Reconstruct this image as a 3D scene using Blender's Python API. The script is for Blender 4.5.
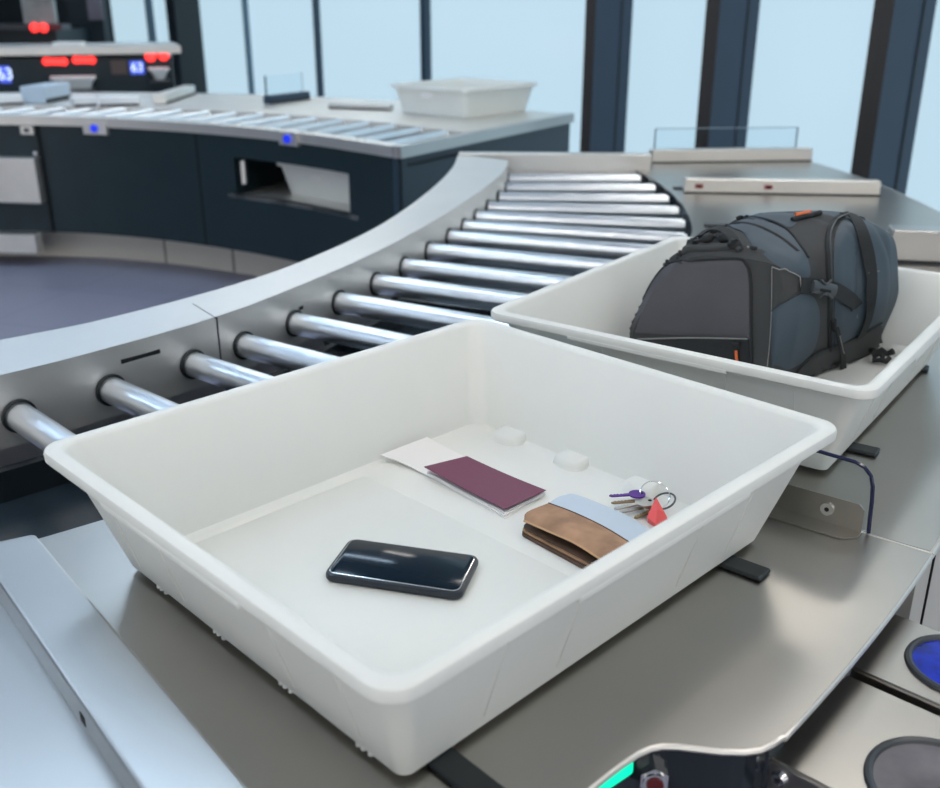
import bpy, bmesh, math, random
from mathutils import Vector, Matrix
from mathutils.bvhtree import BVHTree
random.seed(7)
for o in list(bpy.data.objects): bpy.data.objects.remove(o)
SC = bpy.context.scene
COL = SC.collection
PI = math.pi
R = math.radians

# ------------------------------------------------------------------ camera
F, TH, HC = 983.4, 0.3764, 0.6194
cd = bpy.data.cameras.new('camera'); cam = bpy.data.objects.new('camera', cd); COL.objects.link(cam)
cam.location = (0, 0, HC); cam.rotation_euler = (PI/2-TH, 0, 0)
cd.sensor_fit = 'HORIZONTAL'; cd.sensor_width = 36; cd.lens = F/940*36
cd.clip_start = .05; cd.clip_end = 200
cd.dof.use_dof = True; cd.dof.focus_distance = 1.28; cd.dof.aperture_fstop = 5.0
SC.camera = cam
SC.view_settings.view_transform = 'Standard'; SC.view_settings.look = 'None'
SC.view_settings.gamma = 1; SC.view_settings.use_curve_mapping = False
SC.view_settings.exposure = 0.57
w = bpy.data.worlds.new('world'); SC.world = w; w.use_nodes = True
WB = w.node_tree.nodes['Background']; WB.inputs[0].default_value = (.90, .895, .875, 1); WB.inputs[1].default_value = 1.15
WIN_STRENGTH = .70
LAMP_STRENGTH = 14.0

# ------------------------------------------------------------------ helpers
CT, ST = math.cos(TH), math.sin(TH)
def raydir(px, py):
    X = (px-470)/F; U = -(py-394)/F
    return Vector((X, CT+U*ST, -ST+U*CT))
def at(px, py, z=0.0):
    d = raydir(px, py); t = (z-HC)/d.z
    return Vector((d.x*t, d.y*t, z))
def aty(px, py, y):
    d = raydir(px, py); t = y/d.y
    return Vector((d.x*t, y, HC+d.z*t))

def mat(name, col, rough=.5, metal=0.0, var=0.0, vscale=6.0, bump=0.0, bscale=60.0, emit=None, estr=0, spec=.5,
        stretch=None, alpha=None, trans=0, coat=0, rvar=0.0, wave=None):
    m = bpy.data.materials.new(name); m.use_nodes = True
    nt = m.node_tree; b = nt.nodes['Principled BSDF']; L = nt.links
    b.inputs['Base Color'].default_value = (*col, 1); b.inputs['Roughness'].default_value = rough
    b.inputs['Metallic'].default_value = metal; b.inputs['Specular IOR Level'].default_value = spec
    b.inputs['Transmission Weight'].default_value = trans; b.inputs['Coat Weight'].default_value = coat
    if alpha is not None: b.inputs['Alpha'].default_value = alpha
    tc = nt.nodes.new('ShaderNodeTexCoord'); mp = nt.nodes.new('ShaderNodeMapping'); L.new(tc.outputs['Object'], mp.inputs[0])
    if stretch: mp.inputs['Scale'].default_value = stretch
    if var or rvar:
        n = nt.nodes.new('ShaderNodeTexNoise'); n.inputs['Scale'].default_value = vscale; n.inputs['Detail'].default_value = 5
        L.new(mp.outputs[0], n.inputs[0])
        if var:
            r = nt.nodes.new('ShaderNodeValToRGB')
            r.color_ramp.elements[0].color = (*[max(0, c*(1-var)) for c in col], 1)
            r.color_ramp.elements[1].color = (*[min(1, c*(1+var)) for c in col], 1)
            r.color_ramp.elements[0].position = .3; r.color_ramp.elements[1].position = .7
            L.new(n.outputs[0], r.inputs[0]); L.new(r.outputs[0], b.inputs['Base Color'])
        if rvar:
            mr = nt.nodes.new('ShaderNodeMapRange'); mr.inputs['From Min'].default_value = .3; mr.inputs['From Max'].default_value = .7
            mr.inputs['To Min'].default_value = rough*(1-rvar); mr.inputs['To Max'].default_value = rough*(1+rvar)
            L.new(n.outputs[0], mr.inputs[0]); L.new(mr.outputs[0], b.inputs['Roughness'])
    if bump:
        n2 = nt.nodes.new('ShaderNodeTexNoise'); n2.inputs['Scale'].default_value = bscale; n2.inputs['Detail'].default_value = 3
        L.new(mp.outputs[0], n2.inputs[0])
        bp = nt.nodes.new('ShaderNodeBump'); bp.inputs['Strength'].default_value = bump; bp.inputs['Distance'].default_value = .002
        L.new(n2.outputs[0], bp.inputs['Height']); L.new(bp.outputs[0], b.inputs['Normal'])
    if emit:
        b.inputs['Emission Color'].default_value = (*emit, 1); b.inputs['Emission Strength'].default_value = estr
    return m
M = {}
M['tray'] = mat('tray_plastic', (.765, .785, .755), .42, var=.02, bump=.03, bscale=90)
M['steel'] = mat('brushed_steel', (.50, .50, .49), .32, 1, var=.05, vscale=3)
M['table'] = mat('table_steel', (.42, .405, .375), .30, 1, var=.10, vscale=2.5)
M['rail'] = mat('rail_steel', (.66, .665, .655), .45, .8, var=.04, vscale=3)
M['roller'] = mat('roller_steel', (.82, .86, .90), .32, 1, var=.04, vscale=8)
M['chrome'] = mat('chrome', (.8, .8, .8), .12, 1)
M['bright'] = mat('pale_steel', (.72, .70, .66), .38, .8, var=.05)
M['black'] = mat('black_panel', (.010, .024, .030), .38, spec=.4, var=.08)
M['blackg'] = mat('glossy_black', (.010, .016, .022), .16, spec=.6)
M['pan'] = mat('dark_pan', (.020, .034, .048), .25, spec=.7, var=.2, vscale=3)
M['rubber'] = mat('black_rubber', (.012, .017, .020), .42, bump=.05)
M['hole'] = mat('dark_hole', (.004, .005, .006), .8)
M['floor'] = mat('floor_tile', (.2, .2, .24), .42, var=.07, vscale=1.2)
M['ceil'] = mat('ceiling_white', (.80, .83, .85), .8)
M['wallp'] = mat('wall_pale', (.5, .53, .55), .7)
M['walld'] = mat('wall_dark', (.012, .022, .028), .5)
M['colf'] = mat('column_bronze', (.040, .036, .034), .45)
M['colb'] = mat('column_reflected_blue', (.022, .042, .075), .4, var=.06)
M['mull'] = mat('mullion', (.02, .045, .075), .4)
M['mullp'] = mat('mullion_pale', (.10, .17, .23), .4)
M['glass'] = mat('frosted_window', (.08, .10, .12), .22, emit=(.485, .665, .775), estr=WIN_STRENGTH, spec=.5)
M['acryl'] = mat('clear_acrylic', (.9, .95, .97), .03, trans=1.0, spec=.5)
M['acryl'].node_tree.nodes['Principled BSDF'].inputs['IOR'].default_value = 1.12
M['platee'] = mat('plate_edge_grey', (.22, .30, .36), .3)
M['acedge'] = mat('acrylic_edge', (.02, .025, .07), .2)
M['lamp'] = mat('ceiling_lamp', (1, 1, 1), .5, emit=(1, .94, .87), estr=LAMP_STRENGTH)
M['lampc'] = mat('cool_ceiling_lamp', (1, 1, 1), .5, emit=(.62, .80, 1), estr=LAMP_STRENGTH)
M['red'] = mat('red_glow', (.6, .02, .02), .4, emit=(1, .035, .03), estr=1.6)
M['redd'] = mat('red_mark', (.35, .02, .03), .4)
M['blue'] = mat('blue_button', (.01, .03, .6), .3, emit=(.02, .05, .9), estr=.4)
M['disp'] = mat('blue_display', (.02, .04, .35), .3, emit=(.05, .09, .5), estr=.9)
M['digit'] = mat('display_digit', (.7, .8, .95), .5, emit=(.6, .72, 1), estr=.9)
M['green'] = mat('green_lamp', (.0, .5, .28), .35, emit=(.0, .78, .40), estr=.9)
M['cone'] = mat('green_cone', (.01, .42, .20), .5)
M['cream'] = mat('cream_panel', (.60, .58, .53), .5)
M['fabg'] = mat('grey_cloth', (.080, .080, .092), .85, var=.08, vscale=9, bump=.25, bscale=500)
M['fabc'] = mat('charcoal_cloth', (.046, .049, .051), .88, var=.08, vscale=9, bump=.3, bscale=500)
M['fabb'] = mat('slate_blue_cloth', (.047, .070, .092), .62, var=.12, vscale=8, bump=.25, bscale=30)
M['fabk'] = mat('black_webbing', (.013, .016, .018), .75, bump=.3, bscale=400)
M['plk'] = mat('grey_plastic', (.045, .052, .06), .35)
M['stitch'] = mat('pale_stitching', (.27, .27, .26), .8)
M['orange'] = mat('orange_tag', (.75, .15, .035), .5)
M['burg'] = mat('burgundy_cover', (.165, .040, .085), .42, bump=.08, bscale=300)
M['paper'] = mat('white_paper', (.84, .84, .83), .7)
M['paper2'] = mat('page_edges', (.68, .68, .70), .7, var=.1, vscale=900, stretch=(1, 1, 40))
M['brown'] = mat('brown_suede', (.36, .215, .13), .8, var=.28, vscale=28, bump=.2, bscale=200)
M['dbrown'] = mat('dark_brown_leather', (.085, .050, .033), .6, var=.2, vscale=60)
M['tan'] = mat('tan_edge', (.55, .34, .18), .6)
M['lblue'] = mat('light_blue_leather', (.50, .60, .70), .6, var=.03)
M['phone'] = mat('phone_case', (.012, .018, .028), .35)
M['screen'] = mat('phone_screen', (.004, .012, .022), .12, spec=.2)
M['purple'] = mat('purple_key', (.10, .025, .28), .35, .3)
M['bronze'] = mat('bronze_key', (.40, .28, .15), .35, .9)
M['silver'] = mat('silver_key', (.62, .61, .58), .3, 1)
M['coral'] = mat('coral_fob', (.80, .09, .09), .45)
M['bglass'] = mat('blue_glass', (.003, .014, .28), .12, var=.9, vscale=40, spec=.6, emit=(.0, .02, .5), estr=.08)
M['cglass'] = mat('smoky_glass', (.16, .15, .16), .10, var=.45, vscale=12, spec=.7)

def link(name, bm, m, parent=None, smooth=False, loc=None):
    me = bpy.data.meshes.new(name)
    bmesh.ops.recalc_face_normals(bm, faces=bm.faces[:])
    if smooth:
        for f in bm.faces: f.smooth = True
        for e in bm.edges:
            if len(e.link_faces) == 2 and e.calc_face_angle(0) > R(40): e.smooth = False
    bm.to_mesh(me); bm.free()
    for mm in (m if isinstance(m, (list, tuple)) else [m]): me.materials.append(mm)
    o = bpy.data.objects.new(name, me); COL.objects.link(o)
    if parent: o.parent = parent
    if loc is not None: o.location = loc
    return o
def thing(name, label, cat, loc=(0, 0, 0), rz=0, group=None):
    o = bpy.data.objects.new(name, None); COL.objects.link(o); o.empty_display_size = .05
    o.location = loc; o.rotation_euler = (0, 0, rz); o['label'] = label; o['category'] = cat
    if group: o['group'] = group
    return o
def tag(o, label, cat, group=None):
    o['label'] = label; o['category'] = cat
    if group: o['group'] = group
    return o
def struct(o): o['kind'] = 'structure'; return o
def rebase(root):
    """keep the children where they are in the world after the root got a location"""
    bpy.context.view_layer.update()
    inv = root.matrix_world.inverted()
    for c in root.children:
        c.matrix_parent_inverse = inv
def BM(): return bmesh.new()
def box(bm, c, s, rz=0, mtx=None, bev=0):
    g = bmesh.ops.create_cube(bm, size=1)
    v = g['verts']
    bmesh.ops.scale(bm, vec=s, verts=v)
    if bev:
        es = [e for e in bm.edges if e.verts[0] in v]
        r = bmesh.ops.bevel(bm, geom=es, offset=bev, segments=2, affect='EDGES', profile=.5)
        v = list({x for f in r['faces'] for x in f.verts} | {x for x in v if x.is_valid})
    if rz: bmesh.ops.rotate(bm, cent=(0, 0, 0), matrix=Matrix.Rotation(rz, 3, 'Z'), verts=v)
    bmesh.ops.translate(bm, vec=c, verts=v)
    if mtx: bmesh.ops.transform(bm, matrix=mtx, verts=v)
    return v
def seg_box(bm, a, b, wdt, z0, z1, side=0, bev=0):
    """box along the plan segment a-b, width wdt; side -1/0/1 shifts it across"""
    a = Vector(a[:2]); b = Vector(b[:2]); d = b-a; L = d.length; d.normalize(); n = Vector((-d.y, d.x))
    c = (a+b)/2+n*side*wdt/2
    return box(bm, (c.x, c.y, (z0+z1)/2), (L, wdt, z1-z0), math.atan2(d.y, d.x), bev=bev)
def prism(bm, pts, z0, z1):
    n = len(pts)
    lo = [bm.verts.new((p[0], p[1], z0)) for p in pts]; hi = [bm.verts.new((p[0], p[1], z1)) for p in pts]
    for i in range(n): bm.faces.new((lo[i], lo[(i+1) % n], hi[(i+1) % n], hi[i]))
    f1 = bm.faces.new(lo[::-1]); f2 = bm.faces.new(hi)
    if n > 4:
        bm.normal_update(); bmesh.ops.triangulate(bm, faces=[f1, f2], ngon_method='EAR_CLIP')
def prism3(bm, pts, thick):
    """prism with a free 3D top outline, bottom = top lowered by thick"""
    n = len(pts)
    hi = [bm.verts.new(p) for p in pts]; lo = [bm.verts.new((p[0], p[1], p[2]-thick)) for p in pts]
    for i in range(n): bm.faces.new((lo[i], lo[(i+1) % n], hi[(i+1) % n], hi[i]))
    f1 = bm.faces.new(lo[::-1]); f2 = bm.faces.new(hi)
    bm.normal_update(); bmesh.ops.triangulate(bm, faces=[f1, f2], ngon_method='EAR_CLIP')
def ribbon(bm, A, B, z0, z1):
    """closed sheet between plan curves A and B (same count) from z0 to z1"""
    n = len(A); g = []
    for P, z in ((A, z0), (B, z0), (B, z1), (A, z1)):
        g.append([bm.verts.new((p[0], p[1], z)) for p in P])
    for k in range(4):
        a, b = g[k], g[(k+1) % 4]
        for i in range(n-1): bm.faces.new((a[i], a[i+1], b[i+1], b[i]))
    bm.faces.new([g[k][0] for k in range(4)]); bm.faces.new([g[k][-1] for k in (3, 2, 1, 0)])
def cyl(bm, a, b, r, n=24, r2=None, caps=True):
    a = Vector(a); b = Vector(b); d = b-a
    q = d.to_track_quat('Z', 'Y').to_matrix().to_4x4(); q.translation = (a+b)/2
    return bmesh.ops.create_cone(bm, cap_ends=caps, segments=n, radius1=r, radius2=r if r2 is None else r2, depth=d.length, matrix=q)['verts']
def tube(bm, pts, r, n=8, closed=False, flat=1.0, nrm=None):
    pts = [Vector(p) for p in pts]; m = len(pts); rings = []
    prev = None
    for i, p in enumerate(pts):
        if closed: t = pts[(i+1) % m]-pts[i-1]
        else: t = pts[min(i+1, m-1)]-pts[max(i-1, 0)]
        if t.length < 1e-9: t = Vector((0, 0, 1))
        t.normalize()
        if nrm is not None: ref = Vector(nrm[i] if isinstance(nrm, list) else nrm)
        else: ref = prev if prev else (Vector((0, 0, 1)) if abs(t.z) < .9 else Vector((1, 0, 0)))
        u = ref-t*ref.dot(t)
        if u.length < 1e-6: u = t.orthogonal()
        u.normalize(); prev = u; v = t.cross(u)
        rr = r[i] if isinstance(r, (list, tuple)) else r
        rings.append([bm.verts.new(p+u*math.cos(2*PI*k/n)*rr*flat+v*math.sin(2*PI*k/n)*rr) for k in range(n)])
    for i in range(m if closed else m-1):
        a, b = rings[i], rings[(i+1) % m]
        for k in range(n): bm.faces.new((a[k], a[(k+1) % n], b[(k+1) % n], b[k]))
    if not closed:
        bm.faces.new(rings[0][::-1]); bm.faces.new(rings[-1])
def rrect(lx, ly, r, n=6):
    pts = []
    for cx, cy, a0 in ((lx/2-r, ly/2-r, 0), (-lx/2+r, ly/2-r, 90), (-lx/2+r, -ly/2+r, 180), (lx/2-r, -ly/2+r, 270)):
        for k in range(n+1):
            a = R(a0+90*k/n); pts.append((cx+r*math.cos(a), cy+r*math.sin(a)))
    return pts
def loft(bm, secs, cap0=True, cap1=True):
    rings = [[bm.verts.new(p) for p in s] for s in secs]; n = len(rings[0])
    for a, b in zip(rings, rings[1:]):
        for k in range(n): bm.faces.new((a[k], a[(k+1) % n], b[(k+1) % n], b[k]))
    if cap0: bm.faces.new(rings[0][::-1])
    if cap1: bm.faces.new(rings[-1])
    return rings
def smooth_curve(P, per=8):
    P = [Vector(p) for p in P]; out = []
    Q = [P[0]*2-P[1]]+P+[P[-1]*2-P[-2]]
    for i in range(1, len(Q)-2):
        for k in range(per):
            t = k/per; a, b, c, d = Q[i-1:i+3]
            out.append(.5*((2*b)+(c-a)*t+(2*a-5*b+4*c-d)*t*t+(3*b-a-3*c+d)*t**3))
    out.append(P[-1]); return out
def round_poly(P, r, n=4):
    """round the corners of a plan polygon (or a 3D one)"""
    P = [Vector(p) for p in P]; out = []; m = len(P)
    for i in range(m):
        p = P[i]; a = P[i-1]-p; b = P[(i+1) % m]-p
        ra = r[i] if isinstance(r, (list, tuple)) else r
        rr = min(ra, a.length*.48, b.length*.48)
        if rr < 1e-5: out.append(p); continue
        s = p+a.normalized()*rr; e = p+b.normalized()*rr
        for k in range(n+1):
            t = k/n; out.append(s*(1-t)**2+p*2*t*(1-t)+e*t*t)
    return out

# ------------------------------------------------------------------ structure
ZF = -.80
WD = Vector((-.506, .863)).normalized(); WP = Vector((2.10, 5.5)); WN = Vector((-WD.y, WD.x))   # window wall, WN into the room
if WN.dot(-WP) < 0: WN = -WN
def wl(s, d=0): p = WP+WD*s+WN*d; return (p.x, p.y)
bm = BM(); box(bm, (0, 9, ZF-.05), (34, 44, .1)); 
fl = struct(link('floor', bm, M['floor']))
# tile joints
nt = M['floor'].node_tree; b_ = nt.nodes['Principled BSDF']
br = nt.nodes.new('ShaderNodeTexBrick'); br.offset = 0; br.inputs['Scale'].default_value = 1
br.inputs['Brick Width'].default_value = .6; br.inputs['Row Height'].default_value = .6; br.inputs['Mortar Size'].default_value = .004
br.inputs['Color1'].default_value = (.245, .250, .325, 1); br.inputs['Color2'].default_value = (.232, .236, .308, 1); br.inputs['Mortar'].default_value = (.19, .19, .25, 1)
tc = nt.nodes.new('ShaderNodeTexCoord'); mp = nt.nodes.new('ShaderNodeMapping'); mp.inputs['Rotation'].default_value = (0, 0, R(18))
nt.links.new(tc.outputs['Object'], mp.inputs[0]); nt.links.new(mp.outputs[0], br.inputs[0]); nt.links.new(br.outputs[0], b_.inputs['Base Color'])
bm = BM(); box(bm, (-2, 10, 2.75), (26, 34, .1)); struct(link('ceiling', bm, M['ceil']))
# window wall: panes between mullions
cols = [-.378+1.16*k for k in range(-6, 3)]             # s of each fin's wall contact
thin = [4.88, 7.51, 10.0]
edges = cols+thin+[12.4, 15.3, 18.6]
for i in range(len(edges)-1):
    a, b = edges[i], edges[i+1]
    bm = BM(); seg_box(bm, wl(a), wl(b), .03, ZF, 2.7, side=0)
    struct(link('window_%d' % (i+1), bm, M['glass']))
n = 0
for s in cols:
    n += 1
    r0 = Vector(wl(s)); 
    bm = BM()
    a = r0; b = r0+WD*.115
    # fin: narrow bronze front, wide flank with reflected blue put into its colour
    vs = [a, b, b+WN*.327, a+WN*.327]
    prism(bm, [tuple(v) for v in vs], ZF, 2.7)
    bm.faces.ensure_lookup_table()
    bm.normal_update()
    for f in bm.faces:
        f.material_index = 1 if abs(f.normal.dot(Vector((WD.x, WD.y, 0)))) > .8 else 0
    o = struct(link('trim_%d' % n, bm, [M['colf'], M['colb']]))
    # a rebate line down the flank
    bm = BM(); p = a+WN*.10; q = p-WD*.006
    prism(bm, [tuple(p), tuple(p+WN*.012), tuple(q+WN*.012), tuple(q)], ZF, 2.7)
    link('rebate', bm, M['walld'], o)
for s, wd, m in ((4.88, .085, 'mull'), (7.51, .05, 'mull'), (10.0, .055, 'mullp')):
    n += 1
    bm = BM(); seg_box(bm, wl(s-wd/2, .05), wl(s+wd/2, .05), .07, ZF, 2.7)
    struct(link('trim_%d' % n, bm, M[m]))
n += 1
bm = BM(); seg_box(bm, wl(12.25, .2), wl(12.75, .2), .4, ZF, 2.7); struct(link('trim_%d' % n, bm, M['walld']))
n += 1
bm = BM(); seg_box(bm, wl(15.0, .06), wl(15.06, .06), .03, ZF, 2.7); struct(link('trim_%d' % n, bm, M['mullp']))
n += 1
bm = BM(); seg_box(bm, wl(15.3, .05), wl(15.42, .05), .07, ZF, 2.7); struct(link('trim_%d' % n, bm, M['mullp']))
# far back wall
bm = BM(); box(bm, (-9.5, 22.4, .95), (9, .2, 3.5)); struct(link('wall_back', bm, M['walld']))
bm = BM(); box(bm, (-13.2, 10, .95), (.2, 25, 3.5)); struct(link('wall_left', bm, M['wallp']))
# ceiling lamps (out of frame, seen as streaks in the steel)
k = 0
for ly in (-1.6, .6, 2.8, 5.0, 7.4, 10, 13):
    for lx in (-4.4, -1.4, 1.6):
        if lx > 1 and ly > 5.5: continue
        t = thing('ceiling_light', 'long white strip light under the ceiling', 'ceiling light', (lx, ly, 2.66), R(8), 'strip lights under the ceiling')
        bm = BM(); box(bm, (0, 0, .02), (1.7, .24, .04)); link('housing', bm, M['bright'], t)
        bm = BM(); box(bm, (0, 0, -.008), (1.6, .18, .016)); link('diffuser', bm, M['lampc'] if (lx < 0 and 1.5 < ly < 6) or lx < -3 else M['lamp'], t)

# ------------------------------------------------------------------ near conveyor
CC = Vector((-2.62, 3.49))
def pol(r, a): return Vector((CC.x+r*math.cos(R(a)), CC.y+r*math.sin(R(a))))
ZR = .052
inn = [pol(2.71, -62), pol(2.71, -57), pol(2.70, -52)]+[at(x, y, ZR).xy for x, y in ((0, 375), (100, 350), (215, 317), (300, 285), (380, 250), (440, 217), (480, 191), (503, 172), (508, 160))]
out = [pol(2.51, -62), pol(2.51, -57), pol(2.51, -52)]+[at(x, y, ZR).xy for x, y in ((0, 340), (100, 320), (215, 290), (300, 262), (380, 225), (430, 190), (452, 168), (458, 155))]
IN = smooth_curve(inn, 10)
OUT = smooth_curve(out, 10)
def resample(P, n):
    L = [0]
    for a, b in zip(P, P[1:]): L.append(L[-1]+(b-a).length)
    r = []; j = 0
    for k in range(n):
        s = L[-1]*k/(n-1)
        while j < len(P)-2 and L[j+1] < s: j += 1
        t = (s-L[j])/max(1e-9, L[j+1]-L[j]); r.append(P[j].lerp(P[j+1], min(1, t)))
    return r
NR = 90
IN = resample(IN, NR); OUT = resample(OUT, NR)
def off(P, d):
    r = []
    for i, p in enumerate(P):
        t = (P[min(i+1, len(P)-1)]-P[max(i-1, 0)]).normalized(); r.append(p+Vector((t.y, -t.x))*d)
    return r
conv = thing('roller_conveyor', 'curved steel roller conveyor with shiny rollers between wide rail and steel table', 'conveyor')
bm = BM()
ribbon(bm, OUT, IN, ZR-.004, ZR)                       # wide top flange
ribbon(bm, off(IN, -.004), IN, -.078, ZR-.004)         # inner web
ribbon(bm, OUT, off(OUT, .004), -.20, ZR-.004)         # outer web
rail = link('side_rail', bm, M['rail'], conv, smooth=False)
# slots and seam in the rail
def in_at(px, py, z): 
    p = at(px, py, z).xy
    i = min(range(NR), key=lambda k: (IN[k]-p).length); return i
def wall_pt(px, py):
    """hit the inner web of the rail seen at a pixel"""
    d = raydir(px, py); best = None
    for i in range(NR-1):
        a, b = IN[i], IN[i+1]; e = b-a
        den = d.x*e.y-d.y*e.x
        if abs(den) < 1e-9: continue
        t = (a.x*e.y-a.y*e.x)/den; s = (a.x*d.y-a.y*d.x)/den
        if 0 <= s <= 1 and t > 0:
            z = HC+d.z*t
            if best is None or t < best[0]: best = (t, Vector((d.x*t, d.y*t, z)), e.normalized())
    return best[1], best[2]
for (a, b, hw) in (((121, 362), (160, 351), .0055), ((299, 309), (303, 307), .0055), ((456, 236), (469, 229), .007)):
    p, e = wall_pt(*a); q, e2 = wall_pt(*b)
    nrm = Vector((e.y, -e.x, 0))
    bm = BM(); tube(bm, [p-nrm*.001, p.lerp(q, .5)-nrm*.001, q-nrm*.001], [hw]*3, 10, flat=.35, nrm=nrm)
    link('slot', bm, M['hole'], rail)
p, e = wall_pt(217, 322); nrm = Vector((e.y, -e.x, 0))
bm = BM(); seg_box(bm, at(193, 304, ZR), at(216, 318, ZR), .002, ZR-.001, ZR+.0006)
box(bm, (p.x+nrm.x*.0005, p.y+nrm.y*.0005, -.013), (.002, .0025, .128), math.atan2(nrm.y, nrm.x))
link('seam', bm, M['plk'], rail)
# end plate
ea = at(458, 154, .06).xy; eb = at(652, 155, .06).xy
bm = BM(); seg_box(bm, ea, eb, .07, -.10, .060, side=1, bev=.004); link('end_plate', bm, M['bright'], conv)
# rollers
def r_in(a):                                            # inner radius of the table sheet
    t = max(0, min(1, (a+50)/40)); return 3.185+(3.335-3.185)*t
rl = [(-4, 400), (107, 388), (190, 363), (243, 345), (303, 325), (355, 305), (393, 286), (427, 270), (453, 254), (474, 240), (487, 229), (497, 219), (503, 209), (505, 199), (506, 189), (508, 180), (508, 172)]
ra = [-45, -41, -37.8, -34.8, -32, -29.4, -26.7, -24.2, -21.7, -19.2, -16, -11.5, -7, -4, -2.5, -1, 0]
ZA = -.026; RR = .0245
for (x, y), a in zip(rl, ra):
    p = at(x, y, ZA)
    d = Vector((math.cos(R(a)), math.sin(R(a)), 0)); L = .4
    while True:
        q = p+d*L; v = q.xy-CC
        if v.length > r_in(math.degrees(math.atan2(v.y, v.x)))-.022 or L > .8: break
        L += .005
    if y < 200: q.x = min(q.x, at({199: 671, 189: 661, 180: 650, 172: 638}[y], y, ZA).x)
    # the roller starts at the inner web of the rail
    for i in range(NR-1):
        a_, b_ = IN[i], IN[i+1]; e_ = b_-a_; den = d.x*e_.y-d.y*e_.x
        if abs(den) < 1e-9: continue
        t_ = ((a_.x-p.x)*e_.y-(a_.y-p.y)*e_.x)/den; u_ = ((a_.x-p.x)*d.y-(a_.y-p.y)*d.x)/den
        if -.001 <= u_ <= 1.001 and abs(t_) < .25: p = p+d*t_; break
    s = p-d*.003
    bm = BM(); cyl(bm, s, q, RR, 32); cyl(bm, q, q+d*.008, RR*.8, 24)
    ro = link('roller', bm, M['roller'], conv, smooth=True)
    bm = BM(); cyl(bm, p-d*.003, p+d*.005, RR+.005, 28); link('collar', bm, M['rubber'], ro, smooth=True)
# dark pan below the rollers, cross members
A0 = off(IN, -.0); 
pin = [pol((p-CC).length-.002, math.degrees(math.atan2(p.y-CC.y, p.x-CC.x))) for p in IN]
pout = [pol(3.42, math.degrees(math.atan2(p.y-CC.y, p.x-CC.x))) for p in IN]
bm = BM(); ribbon(bm, pin, pout, -.16, -.15); link('drip_pan', bm, M['pan'], conv)
bm = BM(); ribbon(bm, off(IN, .03), off(IN, .05), -.15, -.095); link('inner_frame', bm, M['blackg'], conv)
for i in range(4, NR, 9):
    d = (pout[i]-pin[i]).normalized(); bm = BM(); seg_box(bm, pin[i], pout[i]-d*.13, .03, -.12, -.09); link('cross_bar', bm, M['blackg'], conv)
for a in (-58, -30, -5):
    for r in (2.62, 3.1):
        p = pol(r, a); bm = BM(); box(bm, (p.x, p.y, (ZF-.15)/2), (.06, .06, -.16-ZF), R(a)); link('leg', bm, M['steel'], conv)
rebase(conv)

# ------------------------------------------------------------------ steel table outside of the rollers
RO = 4.015
def arc(r, a0, a1, n): return [pol(r(a0+(a1-a0)*k/(n-1)) if callable(r) else r, a0+(a1-a0)*k/(n-1)) for k in range(n)]
def ro_(a): return 4.015+.13*max(0, min(1, (a+34)/12))
tab = thing('steel_worktable', 'wide curved stainless steel worktable carrying the two white trays', 'table')
TZ = 0.0
seam_a = -37.6
notch = [at(x, y, TZ).xy for x, y in ((782, 734), (772, 741), (760, 746.5), (745, 748.5), (722, 748), (700, 745.5), (678, 743), (662, 742.5), (650, 745), (637, 751), (622, 761), (606, 773), (590, 786))]
last = notch[-1]
dirn = Vector((math.cos(R(-130)), math.sin(R(-130))))
notch += [last+(notch[-1]-notch[-2]).normalized()*.25]
# sheet 1: foreground (angles < seam)
a_end = -45.0
outer1 = arc(RO, seam_a, -43.6, 14)
inner1 = arc(lambda a: r_in(a), -50.3, seam_a, 16)
poly = inner1+outer1+notch+[pol(3.9, -50.3)]
bm = BM(); prism(bm, [tuple(p) for p in poly], TZ-.004, TZ); link('table_sheet', bm, M['table'], tab)
bm = BM(); ribbon(bm, arc(lambda a: r_in(a), seam_a+.06, 14, 60), arc(ro_, seam_a+.06, 14, 60), TZ-.004, TZ); link('table_sheet', bm, M['table'], tab)
bm = BM(); seg_box(bm, pol(r_in(seam_a), seam_a), pol(RO, seam_a), .0035, TZ-.002, TZ+.0006); link('seam_strip', bm, M['bright'], tab)
# sheet beyond the raised divider at the lower left
bm = BM(); ribbon(bm, arc(3.24, -72, -50.35, 20), arc(4.2, -72, -50.35, 20), TZ-.004, TZ); link('table_sheet', bm, M['steel'], tab)
# inner lip down to the pan
bm = BM(); ribbon(bm, arc(lambda a: r_in(a)+.002, -50.3, 14, 60), arc(lambda a: r_in(a)+.006, -50.3, 14, 60), -.10, TZ-.004); link('inner_lip', bm, M['blackg'], tab)
# rolled outer hem
hem = arc(RO, seam_a-.0, -43.6, 14)+notch
bm = BM(); tube(bm, [(p.x, p.y, -.004) for p in hem], .0034, 8); link('hem', bm, M['bright'], tab, smooth=True)
bm = BM(); tube(bm, [(p.x, p.y, -.003) for p in arc(ro_, seam_a, 14, 50)], .004, 8); link('hem', bm, M['bright'], tab, smooth=True)
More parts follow.
